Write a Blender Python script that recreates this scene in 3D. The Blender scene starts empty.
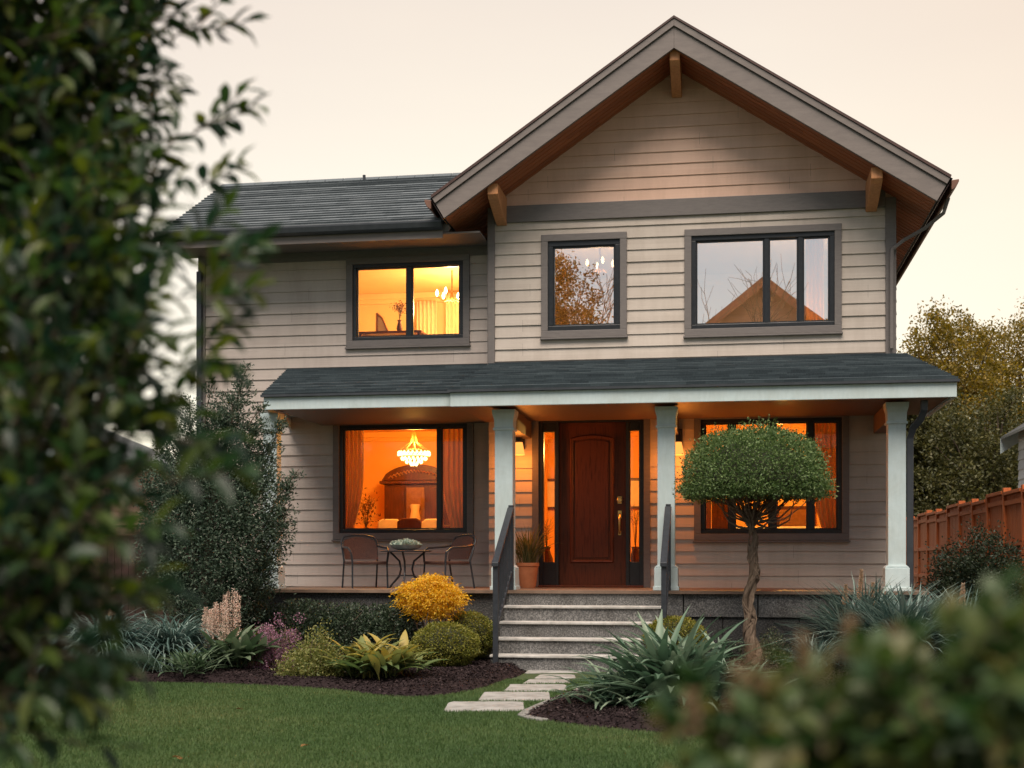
import bpy, bmesh, math, random
import numpy as np
from mathutils import Vector, Matrix

R = math.radians
random.seed(7)
rng = np.random.default_rng(11)
SC = bpy.context.scene
COL = SC.collection

# ------------------------------------------------------------------ camera, sky, sun, exposure
F, CX, HY, TH, EYE = 1330.0, 512.0, 562.0, R(9.305), 1.32
cT, sT = math.cos(TH), math.sin(TH)
cam = bpy.data.cameras.new('camera')
cam_o = bpy.data.objects.new('camera', cam)
COL.objects.link(cam_o)
cam_o.location = (0, 0, EYE)
cam_o.rotation_euler = (R(90), 0, TH)
cam.sensor_width = 36
cam.lens = F / 1024 * 36
cam.shift_y = (HY - 384) / 1024
cam.clip_start, cam.clip_end = 0.05, 600
cam.dof.use_dof = True
cam.dof.focus_distance = 18.0
cam.dof.aperture_fstop = 2.6
SC.camera = cam_o

SUN_EL, SUN_AZ = R(60), R(177)      # azimuth from +Y towards +X: behind and left of the camera
W = bpy.data.worlds.new('World')
SC.world = W
W.use_nodes = True
nt = W.node_tree
nt.nodes.clear()
def wn(t, **k):
    n = nt.nodes.new(t)
    for a, b in k.items(): setattr(n, a, b)
    return n
def ramp(tree, stops, interp='LINEAR'):
    n = tree.nodes.new('ShaderNodeValToRGB')
    n.color_ramp.interpolation = interp
    el = n.color_ramp.elements
    while len(el) < len(stops): el.new(0.5)
    for e, (p, c) in zip(el, stops):
        e.position = p; e.color = (c[0], c[1], c[2], 1)
    return n
sky = wn('ShaderNodeTexSky', sky_type='NISHITA', sun_disc=False, sun_elevation=SUN_EL, sun_rotation=SUN_AZ)
bg1 = wn('ShaderNodeBackground'); bg1.inputs['Strength'].default_value = 0.05
tc = wn('ShaderNodeTexCoord'); sep = wn('ShaderNodeSeparateXYZ')
nt.links.new(tc.outputs['Generated'], sep.inputs[0])
# dusk haze veil: cream over the sunset side (+Y), grey-blue on the far side, by elevation
back = ramp(nt, [(0.0, (1.08, .86, .58)), (.10, (1.18, 1.0, .67)), (.24, (1.13, .965, .67)), (.38, (1.0, .82, .59)), (.62, (.56, .52, .49)), (1.0, (.40, .42, .44))])
front = ramp(nt, [(0.0, (.28, .25, .21)), (.12, (.45, .41, .30)), (.30, (.41, .385, .285)), (.45, (.25, .265, .265)), (1.0, (.36, .375, .39))])
mr = wn('ShaderNodeMapRange'); mr.inputs['From Min'].default_value = -.35; mr.inputs['From Max'].default_value = .45
nt.links.new(sep.outputs['Y'], mr.inputs['Value'])
for r_ in (back, front): nt.links.new(sep.outputs['Z'], r_.inputs['Fac'])
mx = wn('ShaderNodeMix', data_type='RGBA')
nt.links.new(mr.outputs[0], mx.inputs['Factor'])
nt.links.new(front.outputs['Color'], mx.inputs['A']); nt.links.new(back.outputs['Color'], mx.inputs['B'])
tcm = wn('ShaderNodeMapping'); tcm.inputs['Scale'].default_value = (1.2, 1.2, 6.0); nt.links.new(tc.outputs['Generated'], tcm.inputs['Vector'])
cir = wn('ShaderNodeTexNoise'); cir.inputs['Scale'].default_value = 1.6; cir.inputs['Detail'].default_value = 5; nt.links.new(tcm.outputs[0], cir.inputs['Vector'])
cr_ = ramp(nt, [(.35, (.975, .965, .965)), (.65, (1.015, 1.01, 1.0))]); nt.links.new(cir.outputs['Fac'], cr_.inputs['Fac'])
azr = wn('ShaderNodeMapRange'); azr.inputs['From Min'].default_value = -.62; azr.inputs['From Max'].default_value = .38; nt.links.new(sep.outputs['X'], azr.inputs['Value'])
azc = ramp(nt, [(0.0, (.90, .885, .93)), (.40, (1, 1, 1)), (.62, (1, 1, 1)), (1.0, (.95, .85, .74))]); nt.links.new(azr.outputs[0], azc.inputs['Fac'])
m1 = wn('ShaderNodeMix', data_type='RGBA', blend_type='MULTIPLY'); m1.inputs['Factor'].default_value = 1; m2 = wn('ShaderNodeMix', data_type='RGBA', blend_type='MULTIPLY'); m2.inputs['Factor'].default_value = 1
nt.links.new(mx.outputs['Result'], m1.inputs['A']); nt.links.new(cr_.outputs['Color'], m1.inputs['B'])
nt.links.new(m1.outputs['Result'], m2.inputs['A']); nt.links.new(azc.outputs['Color'], m2.inputs['B'])
mx = m2
bg2 = wn('ShaderNodeBackground'); bg2.inputs['Strength'].default_value = 0.70
add = wn('ShaderNodeAddShader'); wo = wn('ShaderNodeOutputWorld')
nt.links.new(sky.outputs[0], bg1.inputs['Color']); nt.links.new(mx.outputs['Result'], bg2.inputs['Color'])
nt.links.new(bg1.outputs[0], add.inputs[0]); nt.links.new(bg2.outputs[0], add.inputs[1])
nt.links.new(add.outputs[0], wo.inputs['Surface'])

sun = bpy.data.lights.new('sun', 'SUN')
sun.energy, sun.angle, sun.color = 4.5, R(46), (1.0, .88, .75)
sun_o = bpy.data.objects.new('sun', sun); COL.objects.link(sun_o)
_sd = Vector((math.sin(SUN_AZ) * math.cos(SUN_EL), math.cos(SUN_AZ) * math.cos(SUN_EL), math.sin(SUN_EL)))
sun_o.rotation_euler = (-_sd).to_track_quat('-Z', 'Y').to_euler()

SC.view_settings.view_transform = 'Standard'
SC.view_settings.look = 'None'
SC.view_settings.exposure = 0.28
SC.view_settings.gamma = 1.0
SC.render.engine = 'CYCLES'
SC.cycles.use_denoising = True
SC.cycles.max_bounces = 8
SC.cycles.transparent_max_bounces = 12
SC.cycles.sample_clamp_indirect = 6.0

# ------------------------------------------------------------------ pixel rays -> metres
def at(px, py, Y):
    k = (px - CX) / F
    X = Y * (k * cT - sT) / (cT + k * sT)
    d = -X * sT + Y * cT
    return X, EYE + (HY - py) / F * d
def ax(px, Y): return at(px, 500, Y)[0]
def az(px, py, Y): return at(px, py, Y)[1]
def gnd(px, py, z=0.0):
    d = F * (EYE - z) / (py - HY); xc = (px - CX) / F * d
    return xc * cT - d * sT, xc * sT + d * cT
def dep(px, py, d):
    xc = (px - CX) / F * d
    return Vector((xc * cT - d * sT, xc * sT + d * cT, EYE + (HY - py) / F * d))

# ------------------------------------------------------------------ mesh helpers
class MB:
    def __init__(s): s.v, s.f, s.uv = [], [], {}
    def add(s, vs, fs):
        o = len(s.v); s.v += [tuple(p) for p in vs]
        s.f += [tuple(i + o for i in f) for f in fs]
        return o
    def box(s, x0, x1, y0, y1, z0, z1):
        s.add([(x, y, z) for z in (z0, z1) for y in (y0, y1) for x in (x0, x1)],
              [(0, 2, 3, 1), (4, 5, 7, 6), (0, 1, 5, 4), (2, 6, 7, 3), (0, 4, 6, 2), (1, 3, 7, 5)])
        return s
    def prism(s, poly, axis, a0, a1):
        n = len(poly)
        def pt(p, a): return {'x': (a, p[0], p[1]), 'y': (p[0], a, p[1]), 'z': (p[0], p[1], a)}[axis]
        s.add([pt(p, a0) for p in poly] + [pt(p, a1) for p in poly],
              [tuple(range(n)), tuple(range(2 * n - 1, n - 1, -1))] + [(i, (i + 1) % n, n + (i + 1) % n, n + i) for i in range(n)])
        return s
    def tube(s, pts, rad, n=8, cap=True):
        pts = [Vector(p) for p in pts]; m = len(pts)
        if not hasattr(rad, '__len__'): rad = [rad] * m
        t0 = (pts[1] - pts[0]).normalized()
        up = Vector((0, 0, 1)) if abs(t0.z) < .9 else Vector((1, 0, 0))
        a = t0.cross(up).normalized(); vs = []
        for i in range(m):
            t = (pts[min(i + 1, m - 1)] - pts[max(i - 1, 0)]).normalized()
            a = (a - t * a.dot(t)).normalized(); b = t.cross(a)
            for k in range(n):
                w = 2 * math.pi * (k + .5) / n
                vs.append(pts[i] + (a * math.cos(w) + b * math.sin(w)) * rad[i])
        fs = [(i * n + k, i * n + (k + 1) % n, (i + 1) * n + (k + 1) % n, (i + 1) * n + k) for i in range(m - 1) for k in range(n)]
        if cap: fs += [tuple(range(n - 1, -1, -1)), tuple((m - 1) * n + k for k in range(n))]
        s.add(vs, fs); return s
    def lathe(s, cx, cy, prof, n=24, cap=True):
        m = len(prof)
        vs = [(cx + r * math.cos(2 * math.pi * k / n), cy + r * math.sin(2 * math.pi * k / n), z) for r, z in prof for k in range(n)]
        fs = [(i * n + k, i * n + (k + 1) % n, (i + 1) * n + (k + 1) % n, (i + 1) * n + k) for i in range(m - 1) for k in range(n)]
        if cap: fs += [tuple(range(n - 1, -1, -1)), tuple((m - 1) * n + k for k in range(n))]
        s.add(vs, fs); return s
    def build(s, name, mat, off=(0, 0, 0), smooth=False, recalc=True):
        me = bpy.data.meshes.new(name)
        ox, oy, oz = off
        me.from_pydata([(x - ox, y - oy, z - oz) for x, y, z in s.v], [], s.f)
        if s.uv:
            uvl = me.uv_layers.new(name='UVMap')
            vi = np.empty(len(me.loops), 'i'); me.loops.foreach_get('vertex_index', vi)
            tab = np.zeros((len(s.v), 2), 'f')
            for k, c in s.uv.items(): tab[k] = c
            uvl.data.foreach_set('uv', tab[vi].ravel())
        if recalc:
            bm = bmesh.new(); bm.from_mesh(me)
            bmesh.ops.recalc_face_normals(bm, faces=bm.faces); bm.to_mesh(me); bm.free()
        if smooth:
            me.polygons.foreach_set('use_smooth', [True] * len(me.polygons))
            me.set_sharp_from_angle(angle=R(38))
        me.materials.append(mat)
        return me

OFF = {}
def link(o, parent=None):
    COL.objects.link(o)
    if parent is not None: o.parent = parent
    return o
def props(o, label, cat, group=None, kind=None):
    if label: o['label'] = label
    if cat: o['category'] = cat
    if group: o['group'] = group
    if kind: o['kind'] = kind
    return o
def thing(name, label, cat, loc=(0, 0, 0), group=None, rz=0):
    o = bpy.data.objects.new(name, None); o.empty_display_size = .2
    o.location = loc; o.rotation_euler = (0, 0, rz)
    link(o); OFF[o.name] = tuple(loc)
    return props(o, label, cat, group)
def obj(name, mb, mat, parent=None, smooth=False, bevel=0, local=False):
    """parts: vertices in world metres (or in the thing's own space when local), stored relative to the thing"""
    off = (0, 0, 0) if (parent is None or local) else OFF[parent.name]
    me = mb if isinstance(mb, bpy.types.Mesh) else mb.build(name, mat, off, smooth)
    o = bpy.data.objects.new(name, me); link(o, parent)
    OFF[o.name] = off
    if bevel:
        b = o.modifiers.new('bevel', 'BEVEL'); b.width = bevel; b.segments = 2; b.limit_method = 'ANGLE'; b.angle_limit = R(40)
    return o
def solo(name, mb, mat, label, cat, loc=(0, 0, 0), group=None, kind=None, smooth=False, bevel=0):
    me = mb if isinstance(mb, bpy.types.Mesh) else mb.build(name, mat, loc, smooth)
    o = bpy.data.objects.new(name, me); link(o); o.location = loc; OFF[o.name] = tuple(loc)
    if bevel:
        b = o.modifiers.new('bevel', 'BEVEL'); b.width = bevel; b.segments = 2; b.limit_method = 'ANGLE'; b.angle_limit = R(40)
    return props(o, label, cat, group, kind)
def struct(name, mb, mat, smooth=False):
    me = mb if isinstance(mb, bpy.types.Mesh) else mb.build(name, mat, (0, 0, 0), smooth)
    o = bpy.data.objects.new(name, me); link(o); o['kind'] = 'structure'; return o
def copy_tree(o, parent=None):
    c = o.copy(); COL.objects.link(c)
    if parent is not None: c.parent = parent
    for ch in list(o.children): copy_tree(ch, c)
    return c

def np_mesh(name, V, groups, mat, off=(0, 0, 0), rnd=None, smooth=False):
    """V (n,3); groups: list of (m,k) face index arrays; rnd: per-vertex float attribute"""
    me = bpy.data.meshes.new(name)
    V = np.asarray(V, 'f') - np.asarray(off, 'f')
    me.vertices.add(len(V)); me.vertices.foreach_set('co', V.ravel())
    li = np.concatenate([g.ravel() for g in groups]).astype('i')
    lt = np.concatenate([np.full(len(g), g.shape[1], 'i') for g in groups])
    ls = np.concatenate([[0], np.cumsum(lt)[:-1]]).astype('i')
    me.loops.add(len(li)); me.loops.foreach_set('vertex_index', li)
    me.polygons.add(len(lt)); me.polygons.foreach_set('loop_start', ls); me.polygons.foreach_set('loop_total', lt)
    if smooth: me.polygons.foreach_set('use_smooth', np.ones(len(lt), bool))
    me.update(calc_edges=True)
    if rnd is not None:
        a = me.attributes.new('rnd', 'FLOAT', 'POINT'); a.data.foreach_set('value', np.asarray(rnd, 'f'))
    me.materials.append(mat)
    return me

def unit(a): return a / (np.linalg.norm(a, axis=-1, keepdims=True) + 1e-9)
def rdir(n): return unit(rng.normal(size=(n, 3)))
LEAF_Q = (np.array([[0, 0, 0], [.42, .5, .10], [1, 0, -.06], [.42, -.5, .10]]), [np.array([[0, 1, 2], [0, 2, 3]])])
LEAF_L = (np.array([[0, 0, 0], [.25, .42, .08], [.62, .44, .06], [1, 0, -.14], [.62, -.44, .06], [.25, -.42, .08], [.25, 0, .0], [.62, 0, -.03]]),
          [np.array([[0, 1, 6], [0, 6, 5], [2, 3, 7], [7, 3, 4]]), np.array([[1, 2, 7, 6], [5, 6, 7, 4]])])
def leaves(P, D, N, L, Wd, shape=LEAF_Q):
    n = len(P); T, fg = shape; k = len(T)
    D = unit(D); S = unit(np.cross(D, N)); N2 = np.cross(S, D)
    L = np.broadcast_to(np.asarray(L, float), (n,)); Wd = np.broadcast_to(np.asarray(Wd, float), (n,))
    V = (P[:, None] + T[None, :, 0, None] * (L[:, None, None] * D[:, None]) + T[None, :, 1, None] * (Wd[:, None, None] * S[:, None])
         + T[None, :, 2, None] * (L[:, None, None] * N2[:, None])).reshape(-1, 3)
    o = (np.arange(n) * k)[:, None, None]
    return V, [(g[None] + o).reshape(-1, g.shape[1]) for g in fg], np.repeat(rng.random(n), k)
def join(parts):
    V, G, Rn, o = [], {}, [], 0
    for v, gs, r in parts:
        V.append(v); Rn.append(r)
        for g in gs: G.setdefault(g.shape[1], []).append(g + o)
        o += len(v)
    return np.concatenate(V), [np.concatenate(g) for g in G.values()], np.concatenate(Rn)
def blades(B, azm, L, Wd, rise, bend, seg=6, fold=.25, twist=0., prof=None):
    """arching strap leaves: base points, azimuth, length, width, initial elevation (rad), total bend (rad)"""
    n = len(B); t = np.linspace(0, 1, seg + 1)
    el = rise[:, None] - bend[:, None] * (t[None] ** 1.3)
    dl = L[:, None] / seg
    h = np.concatenate([np.zeros((n, 1)), np.cumsum(np.cos(el[:, :-1]) * dl, 1)], 1)
    z = np.concatenate([np.zeros((n, 1)), np.cumsum(np.sin(el[:, :-1]) * dl, 1)], 1)
    dx, dy = np.cos(azm)[:, None], np.sin(azm)[:, None]
    C = np.stack([B[:, 0:1] + h * dx, B[:, 1:2] + h * dy, B[:, 2:3] + z], -1)
    if prof is None: prof = np.array([.45, .8, 1, .95, .75, .45, .03]) if seg == 6 else np.interp(t, [0, .3, .6, 1], [.5, 1, .9, .03])
    prof = np.interp(t, np.linspace(0, 1, len(prof)), prof)
    S = np.stack([-dy, dx, np.zeros_like(dx)], -1) * (Wd[:, None, None] * .5 * prof[None, :, None])
    upv = np.stack([-np.sin(el) * dx, -np.sin(el) * dy, np.cos(el)], -1) * (Wd[:, None, None] * fold * prof[None, :, None])
    V = np.stack([C - S + upv, C, C + S + upv], 2)          # n, seg+1, 3, 3
    V = V.reshape(-1, 3); k = (seg + 1) * 3
    q = [(i * 3 + a, i * 3 + a + 1, i * 3 + a + 4, i * 3 + a + 3) for i in range(seg) for a in (0, 1)]
    G = (np.array(q)[None] + (np.arange(n) * k)[:, None, None]).reshape(-1, 4)
    return V, [G], np.repeat(rng.random(n), k)

# ------------------------------------------------------------------ materials
def new_mat(name):
    m = bpy.data.materials.new(name); m.use_nodes = True
    b = m.node_tree.nodes['Principled BSDF']
    return m, m.node_tree, b
def N(t, kind, **k):
    n = t.nodes.new(kind)
    for a, b in k.items():
        if a in n.inputs: n.inputs[a].default_value = b
        else: setattr(n, a, b)
    return n
def pmat(name, c1, c2=None, scale=6, rough=.6, bump=0., bscale=None, stretch=(1, 1, 1), metal=0, spec=.4, detail=6, c3=None, blotch=0., bls=1.3):
    m, t, b = new_mat(name)
    b.inputs['Roughness'].default_value = rough; b.inputs['Metallic'].default_value = metal
    b.inputs['Specular IOR Level'].default_value = spec
    if c2 is None: c2 = tuple(x * .8 for x in c1)
    co = N(t, 'ShaderNodeTexCoord'); mp = N(t, 'ShaderNodeMapping'); mp.inputs['Scale'].default_value = stretch
    t.links.new(co.outputs['Object'], mp.inputs['Vector'])
    n1 = N(t, 'ShaderNodeTexNoise', Scale=scale, Detail=detail, Roughness=.6); t.links.new(mp.outputs[0], n1.inputs['Vector'])
    stops = [(.32, c1), (.68, c2)] if c3 is None else [(.28, c1), (.5, c2), (.72, c3)]
    r = ramp(t, stops); t.links.new(n1.outputs['Fac'], r.inputs['Fac']); t.links.new(r.outputs['Color'], b.inputs['Base Color'])
    if blotch:
        n3 = N(t, 'ShaderNodeTexNoise', Scale=bls, Detail=7, Roughness=.7, Distortion=.6); t.links.new(co.outputs['Object'], n3.inputs['Vector'])
        k_ = 1 - blotch; rb = ramp(t, [(.36, (k_, k_ * .98, k_ * .95)), (.60, (1, 1, 1))]); t.links.new(n3.outputs['Fac'], rb.inputs['Fac'])
        mm = N(t, 'ShaderNodeMix', data_type='RGBA', blend_type='MULTIPLY'); mm.inputs['Factor'].default_value = 1
        t.links.new(r.outputs['Color'], mm.inputs['A']); t.links.new(rb.outputs['Color'], mm.inputs['B']); t.links.new(mm.outputs['Result'], b.inputs['Base Color'])
    if bump:
        n2 = N(t, 'ShaderNodeTexNoise', Scale=bscale or scale * 4, Detail=4); t.links.new(mp.outputs[0], n2.inputs['Vector'])
        bp = N(t, 'ShaderNodeBump', Strength=bump, Distance=.01); t.links.new(n2.outputs['Fac'], bp.inputs['Height']); t.links.new(bp.outputs[0], b.inputs['Normal'])
    return m
def leaf_mat(name, cols, trans=.3, rough=.5, spec=.35):
    m, t, b = new_mat(name)
    b.inputs['Roughness'].default_value = rough; b.inputs['Specular IOR Level'].default_value = spec
    at_ = N(t, 'ShaderNodeAttribute', attribute_name='rnd')
    r = ramp(t, [(i / max(1, len(cols) - 1), c) for i, c in enumerate(cols)]); t.links.new(at_.outputs['Fac'], r.inputs['Fac'])
    t.links.new(r.outputs['Color'], b.inputs['Base Color'])
    tr = N(t, 'ShaderNodeBsdfTranslucent'); ms = N(t, 'ShaderNodeMixShader', Fac=trans)
    hs = N(t, 'ShaderNodeHueSaturation', Saturation=1.15, Value=1.5); t.links.new(r.outputs['Color'], hs.inputs['Color']); t.links.new(hs.outputs[0], tr.inputs['Color'])
    t.links.new(b.outputs[0], ms.inputs[1]); t.links.new(tr.outputs[0], ms.inputs[2])
    t.links.new(ms.outputs[0], t.nodes['Material Output'].inputs['Surface'])
    return m
def row_mat(name, c1, c2, e, rough=.6, tab=0., grain=(1.2, 40), bump=.12, spec=.3, var=.12, c3=None, joint=0.):
    """boards or shingles laid in courses: UV is metres, one random tone per course (or per tab)"""
    m, t, b = new_mat(name)
    b.inputs['Roughness'].default_value = rough; b.inputs['Specular IOR Level'].default_value = spec
    uv = N(t, 'ShaderNodeUVMap', uv_map='UVMap'); sp = N(t, 'ShaderNodeSeparateXYZ'); t.links.new(uv.outputs[0], sp.inputs[0])
    def M(op, a, bb=None):
        n = N(t, 'ShaderNodeMath', operation=op)
        for i, x in enumerate((a, bb)):
            if x is None: continue
            if isinstance(x, (int, float)): n.inputs[i].default_value = x
            else: t.links.new(x, n.inputs[i])
        return n.outputs[0]
    row = M('FLOOR', M('ADD', M('DIVIDE', sp.outputs['Y'], e), .002))
    wr = N(t, 'ShaderNodeTexWhiteNoise', noise_dimensions='1D'); t.links.new(row, wr.inputs['W'])
    tw = tab if tab else 3.7
    ti = M('FLOOR', M('ADD', M('DIVIDE', sp.outputs['X'], tw), M('MULTIPLY', wr.outputs['Value'], 7.3)))
    cb = N(t, 'ShaderNodeCombineXYZ'); t.links.new(ti, cb.inputs[0]); t.links.new(row, cb.inputs[1])
    w2 = N(t, 'ShaderNodeTexWhiteNoise', noise_dimensions='2D'); t.links.new(cb.outputs[0], w2.inputs['Vector'])
    mp = N(t, 'ShaderNodeMapping'); mp.inputs['Scale'].default_value = (grain[0], grain[1], 1); t.links.new(uv.outputs[0], mp.inputs['Vector'])
    ns = N(t, 'ShaderNodeTexNoise', Scale=1.0, Detail=8, Roughness=.65); t.links.new(mp.outputs[0], ns.inputs['Vector'])
    big = N(t, 'ShaderNodeTexNoise', Scale=.7, Detail=3); t.links.new(uv.outputs[0], big.inputs['Vector'])
    f = M('ADD', M('ADD', M('MULTIPLY', ns.outputs['Fac'], .8), M('MULTIPLY', w2.outputs['Value'], var * 4)), M('MULTIPLY', big.outputs['Fac'], .35))
    f = M('SUBTRACT', f, .575 + var * 2 - .5)
    r = ramp(t, [(.2, c1), (.8, c2)] if c3 is None else [(.15, c1), (.5, c2), (.9, c3)]); t.links.new(f, r.inputs['Fac']); t.links.new(r.outputs['Color'], b.inputs['Base Color'])
    if joint:
        fr = M('FRACT', M('ADD', M('DIVIDE', sp.outputs['X'], tw), M('MULTIPLY', wr.outputs['Value'], 7.3))); jm = M('LESS_THAN', fr, joint / tw)
        st = N(t, 'ShaderNodeTexNoise', Scale=1.0, Detail=6, Roughness=.7); mp2 = N(t, 'ShaderNodeMapping'); mp2.inputs['Scale'].default_value = (2.5, .5, 1); t.links.new(uv.outputs[0], mp2.inputs['Vector']); t.links.new(mp2.outputs[0], st.inputs['Vector'])
        sr = ramp(t, [(.36, (.88, .87, .86)), (.56, (1, 1, 1))]); t.links.new(st.outputs['Fac'], sr.inputs['Fac'])
        mm = N(t, 'ShaderNodeMix', data_type='RGBA', blend_type='MULTIPLY'); mm.inputs['Factor'].default_value = 1; t.links.new(r.outputs['Color'], mm.inputs['A']); t.links.new(sr.outputs['Color'], mm.inputs['B'])
        mj = N(t, 'ShaderNodeMix', data_type='RGBA'); t.links.new(M('MULTIPLY', jm, .65), mj.inputs['Factor']); t.links.new(mm.outputs['Result'], mj.inputs['A']); mj.inputs['B'].default_value = (.10, .08, .07, 1); t.links.new(mj.outputs['Result'], b.inputs['Base Color'])
    bp = N(t, 'ShaderNodeBump', Strength=bump, Distance=.006); t.links.new(ns.outputs['Fac'], bp.inputs['Height']); t.links.new(bp.outputs[0], b.inputs['Normal'])
    return m
def emit_mat(name, col, strength):
    m, t, b = new_mat(name)
    b.inputs['Base Color'].default_value = (*col, 1)
    b.inputs['Emission Color'].default_value = (*col, 1); b.inputs['Emission Strength'].default_value = strength
    return m
def glass_mat(name, fac, tint=(1, 1, 1)):
    m, t, b = new_mat(name)
    t.nodes.remove(b)
    tr = N(t, 'ShaderNodeBsdfTransparent'); tr.inputs['Color'].default_value = (*tint, 1)
    gl = N(t, 'ShaderNodeBsdfGlossy', Roughness=.0); ms = N(t, 'ShaderNodeMixShader')
    lw = N(t, 'ShaderNodeLayerWeight', Blend=.15)
    mr_ = N(t, 'ShaderNodeMapRange'); mr_.inputs['To Min'].default_value = fac; mr_.inputs['To Max'].default_value = min(1, fac + .5)
    nz = N(t, 'ShaderNodeTexNoise', Scale=.9, Detail=1); co = N(t, 'ShaderNodeTexCoord'); t.links.new(co.outputs['Object'], nz.inputs['Vector'])
    bp = N(t, 'ShaderNodeBump', Strength=.03, Distance=.02); t.links.new(nz.outputs['Fac'], bp.inputs['Height']); t.links.new(bp.outputs[0], gl.inputs['Normal'])
    t.links.new(lw.outputs['Fresnel'], mr_.inputs['Value']); t.links.new(mr_.outputs[0], ms.inputs['Fac'])
    t.links.new(tr.outputs[0], ms.inputs[1]); t.links.new(gl.outputs[0], ms.inputs[2])
    t.links.new(ms.outputs[0], t.nodes['Material Output'].inputs['Surface'])
    return m

EXP = .172
M_SIDING = row_mat('siding_paint', (.44, .378, .325), (.53, .463, .405), EXP, rough=.62, grain=(1.5, 60), bump=.25, var=.07, joint=.004)
M_BOUNCE = row_mat('siding_bounce_tint', (.64, .415, .31), (.71, .485, .375), EXP, rough=.62, grain=(1.5, 60), bump=.25, var=.07, joint=.004)  # warm soffit bounce on the upper gable, put into the siding colour
M_SIDEL = row_mat('siding_paint_side', (.42, .355, .315), (.50, .43, .385), .165, rough=.62, grain=(1.5, 60), bump=.25, var=.07, joint=.004)
M_SHING = row_mat('asphalt_shingle', (.028, .038, .045), (.052, .069, .078), .14, rough=.9, tab=.24, grain=(60, 60), bump=.6, var=.10, c3=(.09, .115, .125))
M_SHING2 = row_mat('weathered_shingle', (.066, .077, .084), (.118, .134, .144), .14, rough=.9, tab=.24, grain=(60, 60), bump=.6, var=.09, c3=(.185, .20, .21))
M_TRIM = pmat('grey_brown_trim', (.135, .118, .112), (.165, .145, .135), 9, .55, .15, 60, (1, 1, 6))
M_RAKE = pmat('rake_paint', (.15, .125, .115), (.185, .155, .14), 5, .55, .12, 50, (1, 4, 4))
M_WHITE = pmat('white_trim_paint', (.475, .57, .58), (.53, .62, .63), 7, .55, .2, 45, (4, 4, .8), blotch=.10, bls=2.2)
M_BLACK = pmat('black_frame', (.012, .014, .017), (.02, .023, .027), 20, .35, .04, 90)
M_GUT = pmat('dark_gutter', (.03, .035, .042), (.045, .05, .058), 8, .4)
M_SOFF = row_mat('soffit_wood', (.25, .075, .030), (.42, .14, .056), .14, rough=.55, grain=(2, 50), bump=.2, var=.12)
M_CEIL = pmat('porch_ceiling', (.11, .065, .045), (.15, .088, .06), 5, .6, .1, 40, (1, 8, 1))
M_OAK = pmat('bracket_wood', (.46, .185, .07), (.60, .27, .11), 7, .5, .2, 40, (4, 4, 1))
M_DOOR = pmat('mahogany', (.042, .011, .005), (.115, .032, .013), 5, .5, .12, 60, (9, 9, .7), c3=(.10, .024, .009), spec=.25)
M_BRASS = pmat('brass', (.75, .45, .16), (.6, .36, .12), 20, .28, metal=1)
M_FLOOR = pmat('porch_floor', (.16, .105, .075), (.23, .155, .11), 6, .5, .1, 40, (1, 9, 1), blotch=.25, bls=2)
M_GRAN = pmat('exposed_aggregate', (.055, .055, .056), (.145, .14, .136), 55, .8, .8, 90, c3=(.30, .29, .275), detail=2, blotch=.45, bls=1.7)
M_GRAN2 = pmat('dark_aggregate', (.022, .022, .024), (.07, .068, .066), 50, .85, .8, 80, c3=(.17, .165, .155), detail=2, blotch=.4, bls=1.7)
M_CONC = pmat('pale_concrete', (.40, .385, .36), (.55, .53, .50), 9, .8, .35, 120, blotch=.35, bls=3)
M_SLAB = pmat('paving_slab', (.22, .215, .20), (.35, .34, .32), 6, .85, .5, 70, c3=(.28, .27, .255), blotch=.35, bls=3)
M_DARKM = pmat('wrought_iron', (.016, .019, .024), (.03, .034, .042), 16, .42, .1, 60, spec=.5)
M_ROOMO = pmat('ochre_plaster', (.80, .43, .10), (.85, .48, .13), 2, .8)
M_ROOMY = pmat('cream_plaster', (.84, .64, .34), (.88, .70, .40), 2, .8)
M_ROOMD = pmat('dim_plaster', (.50, .42, .34), (.55, .47, .38), 2, .8)
M_GLASS = glass_mat('window_glass', .03)
M_GLASSM = glass_mat('reflective_glass', .86, (.9, .9, .9))
M_CURT = pmat('curtain_cloth', (.62, .40, .18), (.72, .50, .25), 6, .85, .1, 90, (6, 6, .4))
def make_translucent(m, f):
    t = m.node_tree; b = t.nodes['Principled BSDF']; tr = N(t, 'ShaderNodeBsdfTranslucent'); ms = N(t, 'ShaderNodeMixShader', Fac=f)
    t.links.new(b.inputs['Base Color'].links[0].from_socket, tr.inputs['Color'])
    t.links.new(b.outputs[0], ms.inputs[1]); t.links.new(tr.outputs[0], ms.inputs[2]); t.links.new(ms.outputs[0], t.nodes['Material Output'].inputs['Surface'])
make_translucent(M_CURT, .55)
M_HUTCH = pmat('dark_cabinet_wood', (.055, .014, .007), (.11, .03, .013), 5, .4, .1, 50, (6, 6, .8))
M_CREAM = pmat('cream_upholstery', (.72, .60, .42), (.80, .68, .50), 14, .85)
M_BARK = pmat('bark', (.055, .038, .026), (.15, .11, .078), 14, .9, .9, 50, (3, 3, .6))
M_BARKP = pmat('pale_bark', (.085, .058, .04), (.23, .165, .115), 18, .9, .9, 60, (3, 3, .6))
M_FENCEL = pmat('dark_red_fence', (.022, .009, .007), (.042, .017, .012), 6, .8, .3, 40, (6, 6, .6))
M_FENCER = pmat('cedar_fence', (.27, .065, .018), (.46, .125, .034), 6, .75, .3, 40, (6, 6, .6), c3=(.34, .09, .025))
M_MULCH = leaf_mat('bark_mulch', [(.010, .006, .0065), (.022, .013, .0135), (.034, .022, .022), (.075, .052, .050)], 0., .9, .2)
M_SOIL = pmat('lawn_soil', (.022, .038, .012), (.040, .066, .020), 3, .95, .8, 60, c3=(.034, .05, .018))
M_TERRA = pmat('terracotta', (.40, .13, .05), (.50, .18, .075), 9, .75, .15, 60)

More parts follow.
